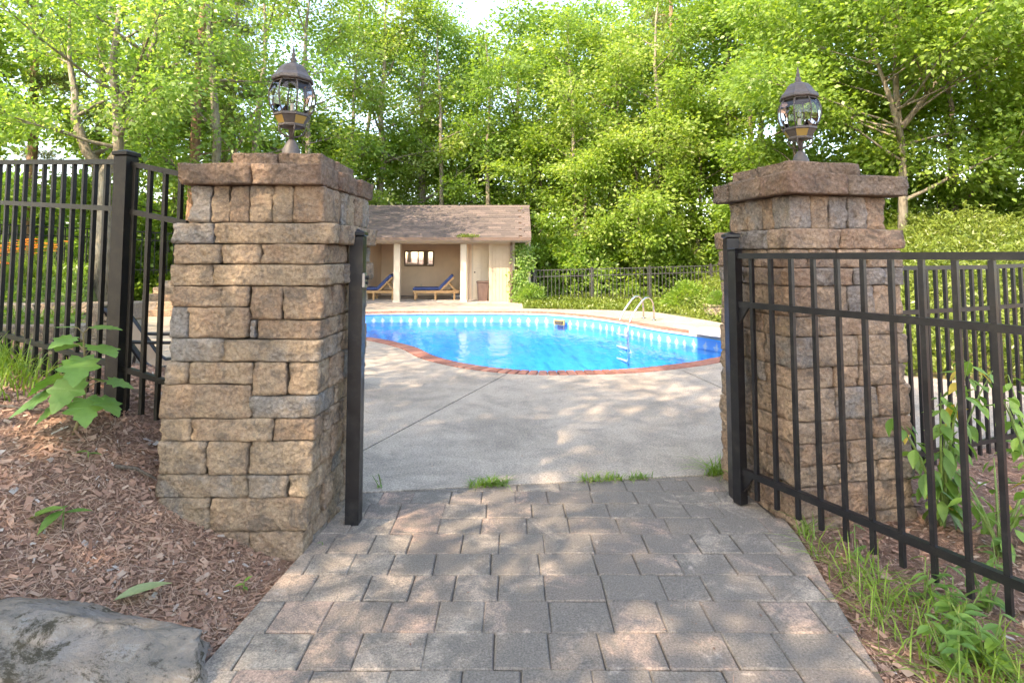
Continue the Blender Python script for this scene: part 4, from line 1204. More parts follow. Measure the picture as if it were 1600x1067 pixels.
tree_kind('pine', pine(7, 15.5, 4.6, .17, (.5, 0)), 'bark_pine', 'needle')
tree_kind('pineB', pine(8, 12.5, 3.0, .13, (-.6, .3), 1.9), 'bark_pine', 'needle')
tree_kind('fork', grow(9, 9.6, 3.0, 3.4, .17, 11, leaf=.115, per=135, trunk=[(0, 0, 0), (.02, 0, 2.2), (.0, 0, 3.2), (.3, .05, 3.75), (.2, .1, 4.7), (.02, .1, 5.9), (.05, .2, 7.2), (.2, .2, 9.0)],
              forks=[[(0, 0, 3.2), (-.42, -.05, 3.75), (-.68, -.1, 4.5), (-.80, 0, 5.2), (-1.05, .1, 6.0), (-1.2, .2, 7.6)], [(.2, .1, 4.7), (.6, 0, 5.4), (1.1, -.1, 6.2), (1.3, -.1, 7.2)]]), 'bark', 'oak')
tree_kind('rfork', grow(10, 10.5, 3.8, 1.0, .095, 18, leaf=.135, per=210, csize=.8, trunk=[(0, 0, -.3), (.12, 0, 2.0), (.1, .1, 4.0), (.18, .1, 6.4), (.2, .2, 9.6)],
              forks=[[(.12, 0, 2.6), (-.25, -.1, 3.6), (-.7, -.2, 4.5), (-1.2, -.3, 5.9)], [(.12, 0, 3.0), (.7, -.2, 3.8), (1.4, -.4, 4.8), (1.9, -.5, 6.2)]]), 'bark', 'maple')
def put_tree(key, x, y, sc, rz, label, group=None, cat='tree', zoff=-.1, name=None, sz=None):
    t, c = TREES[key]; r = bpy.data.objects.new(name or {'pine': 'pine_tree', 'pineB': 'pine_tree'}.get(key, 'broadleaf_tree'), None); COL.objects.link(r)
    r.location = (x, y, tz(x, y) + zoff); r.rotation_euler = (0, 0, rz); r.scale = (sc, sc, sz or sc); tag(r, label, cat, group)
    for n, me in (('trunk', t), ('crown', c)):
        o = bpy.data.objects.new(n, me); COL.objects.link(o); o.parent = r
    return r
tree_kind('slim', grow(18, 13.5, 2.4, 6.0, .115, 12, (.4, .1), leaf=.15, per=60), 'bark', 'maple')
# trees one can point to (kind, x, y, scale, turn, label)
put_tree('fork', -10.2, 14.3, 1.03, 0, 'grey-barked forked tree with a wishbone trunk behind the left fence post')
put_tree('pine', -9.6, 17.0, .95, 1.0, 'reddish pine trunk just right of the wishbone tree')
put_tree('pineB', -14.6, 17.5, 1.1, 2.2, 'leaning reddish pine at the far left behind the fence')
put_tree('thin', -8.3, 16.6, .98, 2.6, 'slim grey tree leaning left between the wishbone tree and the left lantern')
put_tree('oakL', -8.9, 19.6, .95, 3.9, 'straight grey oak rising behind the left pillar cap')
put_tree('oakL', -7.6, 21.6, 1.0, .9, 'dark leaning oak just right of the left lantern')
put_tree('tulip', -5.6, 24.3, .94, 1.8, 'grey trunked tree above the left end of the pool house roof')
put_tree('oakA', -3.9, 25.2, .93, .4, 'spreading oak above the middle of the pool house roof')
put_tree('thin', -2.0, 26.5, .90, 4.2, 'slender tree above the right half of the pool house roof')
put_tree('maple', .1, 26.6, 1.33, 2.0, 'pointed tree standing alone against the sky above the roof ridge', sz=1.3)
put_tree('oakB', 4.8, 25.6, 1.02, 2.2, 'large pale oak rising above the middle of the far fence')
put_tree('maple', 4.3, 22.6, 1.02, 5.1, 'dark-stemmed maple forking low behind the far fence')
put_tree('pine', 7.2, 24.8, 1.0, 4.0, 'straight red-barked pine trunk left of the right lantern')
put_tree('oakA', 8.1, 25.6, .98, 5.5, 'dark oak trunk beside the red pine')
put_tree('rfork', 10.3, 15.2, 1.0, .2, 'yellow-green tree with a many-forked trunk right of the right lantern')
put_tree('tulip', 14.2, 17.5, .9, 3.3, 'tall leafy tree at the right edge beyond the planted slope')
MARKS = [(-60, 'past the left end of the fence'), (60, 'at the far left of the fence'), (190, 'behind the left fence post'), (320, 'behind the left pillar'), (452, 'behind the left lantern'), (560, 'behind the latch post'), (650, 'above the loungers'), (740, 'above the pool house door'), (840, 'at the right end of the pool house'), (920, 'behind the second far fence post'), (1000, 'behind the pool ladder'), (1080, 'behind the diving board'), (1150, 'behind the gate stile'), (1250, 'behind the right lantern'), (1400, 'just right of the right pillar'), (1500, 'above the planted slope'), (1620, 'at the right edge')]
def landmark(x, y): return min(MARKS, key=lambda t: abs(t[0] - (800 + 900 * x / y)))[1]
def massed(lst, label, group):
    for key, x, y, sc, rz in lst:
        adj = {'small': 'low bushy', 'maple': 'rounded yellow-green', 'oakA': 'tall dense', 'oakB': 'broad dark-stemmed', 'thin': 'slender sparse', 'slim': 'bare-stemmed slim', 'tulip': 'tall pointed', 'pine': 'tall pine', 'pineB': 'leaning pine', 'oakL': 'airy pale'}[key]
        put_tree(key, x, y, sc, rz, '%s tree in the %s row %s' % (adj, 'front' if y < 22 else 'middle' if y < 27 else 'back', landmark(x, y)), group)
massed([('maple', -12.6, 21, 1.1, 3), ('thin', -17.5, 19, 1.0, 1), ('small', -11.5, 19.5, 1.1, 2), ('pineB', -12.2, 24, 1.1, 5), ('small', -15.2, 15.2, 1.1, .4), ('oakL', -20.5, 22, 1.0, 2.4), ('oakL', -16.5, 25, 1.1, 4.4), ('thin', -9.6, 26.5, .95, 3.7), ('small', -8.6, 23.2, 1.1, 1.1), ('pine', -20, 30, 1.0, .3), ('slim', -13.4, 18.6, 1.0, .7), ('slim', -10.6, 21.5, 1.0, 3.0), ('slim', -15.6, 21.5, .95, 5.0)],
       'tree in the thin wood behind the left fence, sky showing between the trunks', 'trees of the thin wood on the left')
massed([('small', -6.4, 25.6, 1.05, 4), ('maple', -4.3, 26.5, .75, 2.2), ('maple', -3.0, 28.6, 1.1, 2.8), ('small', -1.7, 25.5, 1.0, .2), ('maple', -5.6, 26.8, .72, 3.1), ('oakL', -7.6, 29.5, 1.05, 3.3), ('oakL', -5.0, 32, 1.05, 4.6), ('small', 1.4, 24.6, 1.05, 3.1), ('small', .6, 28.5, 1.2, 5.6), ('slim', -6.6, 23.6, .95, 1.0), ('slim', -3.0, 24.0, .92, 4.0), ('slim', -1.1, 24.4, .88, 2.3)],
       'tree in the leafy bank of wood behind the pool house roof', 'trees behind the pool house')
massed([('small', 3.0, 21.8, .85, 1.5), ('small', 4.9, 21.3, 1.0, 2.5), ('small', 6.7, 21.2, .95, 4.7), ('maple', 6.0, 23.2, 1.0, .6), ('tulip', 6.4, 29.0, 1.0, 1.1), ('oakA', 10.4, 29.5, 1.08, 2.9), ('maple', 9.2, 21.6, 1.05, 3.8), ('oakB', 10.6, 23.4, 1.0, 5.2), ('oakB', 4.9, 33, 1.0, 5.9), ('tulip', 13.5, 31, 1.05, .9), ('maple', 3.2, 27.8, 1.15, 4.1), ('oakA', 2.9, 31.0, .88, 2.2), ('slim', 2.4, 22.4, .86, 3.6), ('slim', 5.6, 21.6, .95, 5.4), ('slim', 8.4, 22.2, .95, .9)],
       'tree in the dense green wood behind the far fence', 'trees of the dense wood behind the far fence')
massed([('maple', 12.6, 20.2, 1.05, 1.2), ('small', 12.2, 15.8, 1.05, 2.8), ('oakA', 14.8, 24, 1.0, 4.4), ('oakB', 17.6, 20.6, 1.0, .8), ('maple', 16.4, 14.6, 1.05, 5.0), ('tulip', 19.5, 25.5, 1.0, 3.6), ('small', 8.6, 17.6, .95, 3.4), ('small', 14.6, 12.6, .95, .5), ('oakA', 22, 18.5, 1.0, 2.0), ('maple', 18.0, 16.8, 1.1, 2.9)],
       'tree in the wood above the planted slope on the right', 'trees above the right-hand slope')
# trees behind the camera whose crowns shade the gateway
for key, x, y, sc, rz, lab in (('oakL', -4.6, -2.9, 1.0, 2.4, 'airy tree out of view behind the camera dappling the near deck'),
                               ('oakA', -5.2, -1.6, .92, 1.1, 'tall oak out of view behind the camera shading the path'),
                               ('oakB', -7.6, 1.6, .9, 4.0, 'oak out of view at the left shading the left pillar'),
                               ('oakA', -6.1, -4.6, .95, 5.2, 'broad oak out of view far behind the camera shading the pavers'),
                               ('thin', -1.6, -4.2, .95, 2.0, 'slender tree out of view behind the camera dappling the pavers'),
                               ('maple', -9.5, 5.6, .9, .3, 'maple out of view at the left dappling the deck')):
    put_tree(key, x, y, sc, rz, lab)

# ---- shrubs, ground cover
def shrub_mesh(seed, w, h, n, leaf, flat=.8):
    rs = np.random.RandomState(seed); k = n // 40
    a = rs.uniform(0, 6.283, k); r = np.sqrt(rs.uniform(0, 1, k)); z = rs.uniform(.12, 1, k)
    C = np.stack([np.cos(a) * r * w * np.sqrt(np.maximum(.05, 1.04 - z ** 2)), np.sin(a) * r * w * np.sqrt(np.maximum(.05, 1.04 - z ** 2)), z * h], -1)
    S = np.full(k, .28); O = unit(C - np.array([0, 0, .3 * h]))
    b, d, N, ln = cluster_leaves(rs, C, S, 40, leaf, O); b[:, 2] = np.maximum(b[:, 2], .01)
    V, F = leaf_quads(b, d, N, ln, ln * .6)
    return np_mesh('foliage', V, F, np.clip(np.repeat(rs.uniform(0, .4, k), 40) + rs.uniform(.1, .6, len(b)), 0, 1))
SH = [shrub_mesh(31, .9, 1.1, 3200, .11), shrub_mesh(32, .7, .7, 2400, .09), shrub_mesh(33, 1.1, 1.5, 4200, .13)]
STEMS = []
for i, (w, h) in enumerate(((.9, 1.1), (.7, .7), (1.1, 1.5))):
    b = MB(); rg = random.Random(i)
    for k in range(5): a = rg.uniform(0, 6.28); b.tube([(0, 0, -.05), (math.cos(a) * w * .25, math.sin(a) * w * .25, h * .4), (math.cos(a) * w * .5, math.sin(a) * w * .5, h * .85)], [.02, .014, .006], 5)
    STEMS.append(b.mesh('stems')); STEMS[-1].materials.append(M['bark_dark'])
SHM = {}
def shrub(i, x, y, sc, rz, mat, label, group=None, z=None):
    key = (i, mat)
    if key not in SHM:
        me = SH[i].copy(); me.materials.append(M[mat]); SHM[key] = me
    r = bpy.data.objects.new('shrub', None); COL.objects.link(r); r.location = (x, y, tz(x, y) - .02 if z is None else z); r.scale = (sc,) * 3; r.rotation_euler = (0, 0, rz); tag(r, label, 'shrub', group)
    for n, me in (('foliage', SHM[key]), ('stems', STEMS[i])):
        o = bpy.data.objects.new(n, me); COL.objects.link(o); o.parent = r
rg = random.Random(77)
for k in range(24):
    x = -13.5 + k * .95 + rg.uniform(-.3, .3)
    if -7.9 < x < .7: continue
    y = (20.4 if x > 0 else 18.0) + rg.uniform(0, 1.6)
    shrub(rg.choice([0, 2, 2]), x, y, rg.uniform(.9, 1.35), rg.uniform(0, 6), rg.choice(['maple', 'oak', 'maple']), ('leafy undergrowth shrub beyond the far fence ' if x > 0 else 'leafy undergrowth shrub at the wood edge ') + landmark(x, y), 'shrubs behind the far fence' if x > 0 else 'shrubs behind the garden steps')
for k in range(16):
    sx, sy = -24 + k * 1.05 + rg.uniform(-.4, .4), 20.5 + rg.uniform(0, 5)
    shrub(2, sx, sy, rg.uniform(1.3, 2.2), rg.uniform(0, 6), rg.choice(['maple', 'oak']), 'tall undergrowth bush in the thin wood ' + landmark(sx, sy), 'bushes in the thin wood on the left')
for k in range(9):
    shrub(2, -7.6 + k * .95, 24.6 + rg.uniform(-.3, .6), rg.uniform(1.1, 1.6), rg.uniform(0, 6), 'oak', 'undergrowth shrub hidden behind the pool house', 'shrubs behind the pool house')
for k in range(14):
    a = rg.uniform(0, 1); sx, sy = 9.5 + a * 8, 14.0 + rg.uniform(0, 5)
    shrub(rg.choice([0, 2]), sx, sy, rg.uniform(.7, 1.1), rg.uniform(0, 6), 'maple', 'leafy shrub at the top of the right slope ' + landmark(sx, sy), 'shrubs topping the right slope')
shrub(1, 4.95, 16.6, 1.0, 1, 'maple', 'weedy shrub behind the stone planter')
shrub(1, 5.1, 14.42, .42, 2, 'maple', 'small leafy plant growing in the stone planter', z=.28)
shrub(1, .55, 18.75, .75, 1, 'oak', 'leafy shrub at the foot of the pool house corner')
def leaves_at(name, P, N, leaf, mat, label, cat=None, kind='stuff', lift=.04, seed=1, wr=.5, drop=.0):
    rs = np.random.RandomState(seed); n = len(P)
    d = rs.normal(size=(n, 3)) * .8 + N * .5; nn = rs.normal(size=(n, 3)) * .6 + N
    ln = leaf * rs.uniform(.5, 1.4, n); V, F = leaf_quads(P + N * (rs.uniform(0, 1, (n, 1)) * lift), d, nn, ln, ln * wr)
    big = .5 + .5 * np.sin(P[:, 0] * 2.3 + np.sin(P[:, 1] * 1.9) * 1.5) * np.sin(P[:, 1] * 2.9)
    tint = np.clip(.25 * big + rs.uniform(.05, .7, n), 0, 1)
    o = obj(name, np_mesh(name, V, F, tint), M[mat]); tag(o, label, cat, kind=kind); return o
def scatter(n, x0, x1, y0, y1, seed, ok):
    rs = np.random.RandomState(seed); x = rs.uniform(x0, x1, n); y = rs.uniform(y0, y1, n); k = ok(x, y); x, y = x[k], y[k]
    return np.stack([x, y, terrain(x, y)], -1)
okc = lambda x, y: ~in_poly(x, y, DECK) & (y > 6.3 + 0 * x) & (x > 4.4 + .25 * np.maximum(0, 7.2 - y))
P = scatter(70000, 4.4, 13, 6.3, 18, 3, okc)
lumps = .16 * (np.sin(P[:, 0] * 3.7 + np.sin(P[:, 1] * 2.1)) * np.sin(P[:, 1] * 4.3 + P[:, 0]) + .6)
P[:, 2] += np.maximum(0, lumps) * np.random.RandomState(4).uniform(.2, 1, len(P)) * np.clip((P[:, 0] - 4.9) * 1.2, .2, 1)
leaves_at('ground_cover', P, np.tile(np.array([[-.25, -.35, 1.0]]), (len(P), 1)), .095, 'cover', 'feathery yellow-green ground cover over the slope on the right', lift=.10, seed=5, wr=.30)
def sprays(name, cs, per, label, seed, hgt, leaf, mat, wr=.28):
    rs = np.random.RandomState(seed); C = cs.copy(); n = len(C); h = hgt * rs.uniform(.1, 1.0, n) ** 1.6
    az = rs.uniform(0, 6.283, n); le = rs.uniform(.2, 1.0, n) * h
    t = rs.uniform(.05, 1, (n, per)); P_ = np.stack([C[:, 0, None] + np.cos(az)[:, None] * le[:, None] * t ** 1.6, C[:, 1, None] + np.sin(az)[:, None] * le[:, None] * t ** 1.6, C[:, 2, None] + h[:, None] * t * (1.15 - .35 * t)], -1).reshape(-1, 3)
    P_ += rs.normal(size=P_.shape) * .03
    d = rs.normal(size=P_.shape) * .8 + np.repeat(np.stack([np.cos(az), np.sin(az), .2 * np.ones(n)], -1), per, 0) * .8; nn = rs.normal(size=P_.shape) * .5 + np.array([-.2, -.4, .8])
    ln = leaf * rs.uniform(.5, 1.3, len(P_)); V, F = leaf_quads(P_, d, nn, ln, ln * wr)
    tag(obj(name, np_mesh(name, V, F, np.clip(np.repeat(rs.uniform(0, .45, n), per) + rs.uniform(0, .55, len(P_)), 0, 1)), M[mat]), label, None, kind='stuff')
sprays('slope_shoots', scatter(2600, 4.7, 13, 6.7, 18, 14, okc), 34, 'arching leafy shoots standing up from the planted slope', 15, .75, .11, 'cover')
P = scatter(26000, .3, 7.5, 15.4, 20.6, 8, lambda x, y: ~in_poly(x, y, DECK) & (y > 13) & (x > .35))
leaves_at('weed_strip', P, np.tile(np.array([[0, -.2, 1.0]]), (len(P), 1)), .09, 'cover', 'low sunlit weeds along the foot of the far fence', lift=.10, seed=6, wr=.4)
P = scatter(34000, -14, -5.7, 8.1, 18, 9, lambda x, y: (x < -.735 * y) & ~in_poly(x, y, DECK) & ~((y > 9.0) & (y < 9.7) & (x > -8.7)))
leaves_at('garden_ground_cover', P, np.tile(np.array([[0, -.2, 1.0]]), (len(P), 1)), .12, 'grass', 'green leafy plants filling the terraces behind the left fence', lift=.22, seed=7, wr=.22)
rs = np.random.RandomState(12)
n = 40000; x = rs.uniform(-24, 26, n); y = rs.uniform(17, 34, n); k = ~((x > -7.9) & (x < .7) & (y < 22.8)) & ~in_poly(x, y, DECK) & ~((x > -10) & (x < -7.4) & (y < 17)) ; k2 = (y[k] > 19.7) | (x[k] < -1); x, y = x[k][k2], y[k][k2]
P = np.stack([x, y, terrain(x, y)], -1)
leaves_at('undergrowth', P, np.tile(np.array([[0, -.2, 1.0]]), (len(P), 1)), .2, 'maple', 'low mixed undergrowth on the woodland floor', lift=.7, seed=8, wr=.5)

# ivy on the pool house corner and tufts in the gutter
def vine():
    rs = np.random.RandomState(41); n = 1500
    x = .12 + rs.normal(0, .15, n) + .15; z = rs.uniform(0, 1.75, n) ** 1.1; y = 18.82 + rs.uniform(-.12, .1, n)
    x = np.where(z > 1.0, x + .15, x)
    V, F = leaf_quads(np.stack([x, y, z], -1), rs.normal(size=(n, 3)) + np.array([0, -.3, -.6]), rs.normal(size=(n, 3)) * .5 + np.array([0, -1, .4]), rs.uniform(.06, .13, n), rs.uniform(.05, .10, n))
    P = thing('climbing_vine', 'green vine climbing the right corner of the pool house', 'vine', (.2, 18.85, 0))
    obj('foliage', np_mesh('foliage', V, F, rs.uniform(.2, 1, n)), M['oak'], P)
    obj('stem', MB().tube([(.12, 18.83, 0), (.2, 18.86, .6), (.14, 18.84, 1.2), (.35, 18.86, 1.8)], .012, 6), M['bark_dark'], P)
vine()
for x, w, lab in ((-5.02, .2, 'pale green weed tuft sprouting from the gutter above the left column'), (-2.02 + .35, .33, 'wider green weed tuft sprouting from the gutter near the middle')):
    rs = np.random.RandomState(int(x * -100)); n = 260
    px = x + .25 + np.clip(rs.normal(0, w * .5, n), -w, w); C = np.stack([px, np.full(n, 18.40) + rs.normal(0, .05, n), np.full(n, 2.09)], -1)
    V, F = leaf_quads(C, rs.normal(size=(n, 3)) * .6 + np.array([0, 0, .9]), rs.normal(size=(n, 3)), rs.uniform(.06, .16, n), rs.uniform(.02, .045, n))
    tag(obj('gutter_weed', np_mesh('gutter_weed', V, F, rs.uniform(.3, 1, n)), M['cover']), lab, 'weed')

# ---- day lilies
def lily(x, y, label, seed, group):
    rs = np.random.RandomState(seed); z = tz(x, y)
    P = thing('day_lily', label, 'flower', (x, y, z), 0, group)
    n = 70; a = rs.uniform(0, 6.28, n); V = []; F = []; tint = []
    for i in range(n):
        L = rs.uniform(.35, .62); d = np.array([math.cos(a[i]), math.sin(a[i]), 0]); s = np.array([-d[1], d[0], 0]) * .011; b = len(V)
        for t, h in ((0, 0), (.25, .75), (.6, .98), (1.0, .7)):
            p = d * (L * .62 * t) + np.array([0, 0, L * h]); w = (1 - t) * .9 + .1
            V += [p - s * w, p + s * w]
        for k in range(3): F.append((b + 2 * k, b + 2 * k + 1, b + 2 * k + 3, b + 2 * k + 2)); tint.append(rs.uniform(.1, .8))
    me = np_mesh('blades', np.array(V), np.array(F), tint); obj('blades', me, M['grass'], P, local=True)
    m = rs.randint(5, 9)
    for i in range(m):
        hx, hy, hz = rs.normal(0, .18), rs.normal(0, .18), rs.uniform(.6, .9)
        st = obj('flower_stalk', MB().tube([(hx * .2, hy * .2, .05), (hx * .6, hy * .6, hz * .6), (hx, hy, hz)], .006, 4), M['greenstem'], P, local=True)
        k = 7; aa = np.arange(k) * 6.283 / k + rs.uniform(0, 1)
        D = np.stack([np.cos(aa), np.sin(aa), np.full(k, .5)], -1); N = np.stack([-np.cos(aa) * .4, -np.sin(aa) * .4, np.ones(k)], -1)
        C = np.tile(np.array([[hx, hy, hz]]), (k, 1)); Vv, Ff = leaf_quads(C, D, N, np.full(k, .11), np.full(k, .055), .1, .25)
        obj('bloom', np_mesh('bloom', Vv, Ff, rs.uniform(0, 1, k)), M['flower'], st, local=True)
def lilies():
    rg = random.Random(6)
    for i in range(13):
        y = 10.0 + rg.uniform(0, 2.2); x = -.77 * y - rg.uniform(0, 2.0)
        lily(x, y, 'orange day lily in the flower bed behind the left fence', 100 + i, 'orange day lilies in the bed')
lilies()

# ================================================================== FOREGROUND DETAIL
def not_path(x, y):
    l = np.interp(y, [a for a, _ in PATH_L], [b for _, b in PATH_L]); r = np.interp(y, [a for a, _ in PATH_R], [b for _, b in PATH_R])
    return (y > 4.2) | (x < l + .02) | (x > r - .01)
def mulch(name, n, x0, x1, y0, y1, seed, label, dens=1.0):
    rs = np.random.RandomState(seed); x = rs.uniform(x0, x1, n); y = y0 + (y1 - y0) * rs.uniform(0, 1, n) ** 1.25
    k = not_path(x, y) & ~in_poly(x, y, DECK); x, y = x[k], y[k]; n = len(x)
    z = terrain(x, y); e = .02
    gx = (terrain(x + e, y) - z) / e; gy = (terrain(x, y + e) - z) / e
    N = unit(np.stack([-gx, -gy, np.ones(n)], -1)); N = unit(N + rs.normal(size=(n, 3)) * .22)
    yaw = rs.uniform(0, 6.283, n); D = np.stack([np.cos(yaw), np.sin(yaw), np.zeros(n)], -1); D = unit(D - N * np.sum(D * N, 1, keepdims=True)); S = np.cross(N, D)
    L = np.exp(rs.normal(-4.05, .6, n)).clip(.005, .065); W = L * rs.uniform(.18, .55, n)
    needle = rs.uniform(0, 1, n) < .34; L = np.where(needle, rs.uniform(.05, .12, n), L); W = np.where(needle, .0022, W)
    c = np.stack([x, y, z], -1) + N * rs.uniform(.002, .014, (n, 1))
    L2, W2 = (L / 2)[:, None], (W / 2)[:, None]; j = lambda: rs.uniform(.55, 1.1, (n, 1))
    V = np.stack([c - D * L2 * j() - S * W2 * j(), c + D * L2 * j() - S * W2 * j(), c + D * L2 * j() + S * W2 * j(), c - D * L2 * j() + S * W2 * j()], 1).reshape(-1, 3)
    V = np.concatenate([V]); F = np.arange(n * 4).reshape(-1, 4)
    t = rs.beta(2.0, 2.3, n); t = np.where(rs.uniform(0, 1, n) < .035, rs.uniform(.86, 1, n), t * .86); t = np.where(needle, rs.uniform(.45, .8, n), t)
    tag(obj(name, np_mesh(name, V, F, t), M['chip']), label, None, kind='stuff')
mulch('mulch_chips', 92000, -4.6, -1.05, 1.2, 4.35, 51, 'red-brown bark mulch chips and pine straw on the left bank')
mulch('mulch_chips', 46000, 1.25, 4.6, 1.2, 4.7, 52, 'red-brown bark mulch under the weeds and bush on the right')

def m_rock():
    m = Mat('boulder_rock'); p = m.pos((1, 1.4, 2.2))
    f = m.noise(p, 7.5, 7, .75, .5)
    c = m.ramp(f, [(.36, (.13, .11, .09)), (.44, (.31, .28, .245)), (.54, (.40, .335, .275)), (.66, (.47, .445, .41))])
    c = m.mix(m.ramp(m.noise(m.pos(), 2.3, 4, .6), [(.50, 0.0), (.66, .5)]), c, (.34, .34, .37))
    moss = m.ramp(m.noise(m.pos(), 6.0, 7, .8, .3), [(.53, 0.0), (.60, .9)])
    c = m.mix(moss, c, (.06, .05, .024))
    c = m.mix(m.ramp(m.noise(m.pos(), 30, 4, .7), [(.63, 0.0), (.70, .7)]), c, (.10, .09, .075))
    m.col(c).set(Roughness=.9)
    h = m.math('ADD', m.noise(p, 26, 8, .8, .1), m.math('MULTIPLY', m.noise(m.pos(), 110, 4, .75), .5)); m.bump(h, 1.0, .03); return m.m
M['rock'] = m_rock()
def boulder():
    bm = bmesh.new(); bmesh.ops.create_icosphere(bm, subdivisions=6, radius=1.0)
    c0 = Vector((-1.75, 2.04, -.005)); Rr = Vector((.74, .40, .26)); rg = random.Random(19)
    planes = [(Vector((.15, -.25, 1)), .80), (Vector((-.45, .1, 1)), .74), (Vector((.8, -.5, .75)), .80), (Vector((.35, .6, .8)), .78), (Vector((-.2, -1, .55)), .74), (Vector((.95, .15, .1)), .88), (Vector((.55, -.9, .2)), .80), (Vector((-.9, -.4, .6)), .8)]
    planes += [(Vector((rg.uniform(-1, 1), rg.uniform(-1, 1), rg.uniform(0, 1))), rg.uniform(.84, .93)) for _ in range(10)]
    for v in bm.verts:
        p = v.co.copy()
        p += p * (.05 * noise.noise(p * 2.0 + Vector((4, 1, 7))))
        for n, d in planes:
            n = n.normalized(); e = p.dot(n) - d + .03 * noise.noise(p * 3 + n * 9)
            if e > 0: p -= n * e * .93
        lay = 1.6 * (abs(noise.noise(Vector((p.x * 1.2 + p.z * 2, p.y * 1.6, p.z * 8 - p.x * 2.5)))) ** .6 - .4)
        p *= 1 + .030 * lay + .030 * noise.noise(p * 6) + .014 * noise.noise(p * 15) + .007 * noise.noise(p * 34)
        p = Vector((p.x * Rr.x, p.y * Rr.y, p.z * Rr.z))
        p.z += .05 * math.exp(-((p.x + .05) / .25) ** 2) - .06 * max(0, p.x - .3)
        p.rotate(Matrix.Rotation(R(10), 3, 'Z')); v.co = p
    me = bpy.data.meshes.new('boulder'); bm.to_mesh(me); bm.free(); me.polygons.foreach_set('use_smooth', [True] * len(me.polygons))
    o = obj('boulder', me, M['rock'], None, c0); tag(o, 'large grey boulder with mossy stains beside the path at the lower left', 'boulder')
boulder()

# ---- large leaves
def lobed_leaf(seed):
    """palmate leaf about 1 unit long, lying in XY, tip along +X"""
    rg = random.Random(seed)
    half = [(0.0, .0), (-.06, .10), (-.14, .26), (.02, .30), (.06, .46), (.24, .40), (.36, .56), (.44, .42), (.50, .27), (.66, .30), (.74, .20), (.84, .14), (1.0, 0.0)]
    half = [(x + rg.uniform(-.015, .015), y * rg.uniform(.92, 1.1)) for x, y in half]; half[0] = (0, 0)
    V = [(0, 0, 0), (.3, 0, -.015), (.62, 0, -.03), (1.0, 0, -.10)]
    def z(x, y): return .10 * abs(y) - .10 * x * x - .22 * y * y
    F = []
    for s in (1, -1):
        b = len(V); pts = half[1:-1]; V += [(x, s * y, z(x, y)) for x, y in pts]
        idx = [b + i for i in range(len(pts))]
        fan = [(0, idx[0], idx[1]), (0, idx[1], idx[2]), (0, idx[2], idx[3]), (0, idx[3], 1), (1, idx[3], idx[4]), (1, idx[4], idx[5]), (1, idx[5], idx[6]), (1, idx[6], idx[7]), (1, idx[7], 2), (2, idx[7], idx[8]), (2, idx[8], idx[9]), (2, idx[9], idx[10]), (2, idx[10], 3)]
        F += [f if s < 0 else f[::-1] for f in fan]
    return MB().add(V, F).mesh('leaf')
def oval_leaf(w, seed, curl=.16):
    rg = random.Random(seed); V = []; F = []
    prof = [(0, .0), (.1, .42), (.28, .88), (.45, 1.0), (.65, .80), (.83, .42), (1.0, .0)]
    for i, (x, k) in enumerate(prof):
        zz = -curl * x * x + rg.uniform(-.008, .008)
        V += [(x, w / 2 * k, zz + w * .16 * k), (x, 0, zz), (x, -w / 2 * k, zz + w * .16 * k)]
    for i in range(len(prof) - 1):
        a = 3 * i; F += [(a, a + 1, a + 4, a + 3), (a + 1, a + 2, a + 5, a + 4)]
    return MB().add(V, F).mesh('leaf', True)
LOBED = [lobed_leaf(i) for i in range(3)]
for m_ in LOBED: m_.materials.append(M['bigleaf'])
OVAL = [oval_leaf(.44, 1), oval_leaf(.50, 2, .28), oval_leaf(.38, 3, .05)]
for m_ in OVAL: m_.materials.append(M['bushleaf'])
OVALY = [oval_leaf(.42, 4, .3)]; OVALY[0].materials.append(M['yellowleaf'])
LANCE = [oval_leaf(.26, 5, .2), oval_leaf(.22, 6, .3)]
for m_ in LANCE: m_.materials.append(M['bushleaf'])
def put_leaf(par, mesh, base, az, pitch, roll, size):
    o = bpy.data.objects.new('leaf', mesh); COL.objects.link(o); o.parent = par
    # yaw, then nose down by pitch, then roll
    Mx = Matrix.Translation(base) @ Matrix.Rotation(az, 4, 'Z') @ Matrix.Rotation(pitch, 4, 'Y') @ Matrix.Rotation(roll, 4, 'X') @ Matrix.Scale(size, 4)
    o.matrix_basis = Mx; o.matrix_parent_inverse = WM[par.name].inverted()
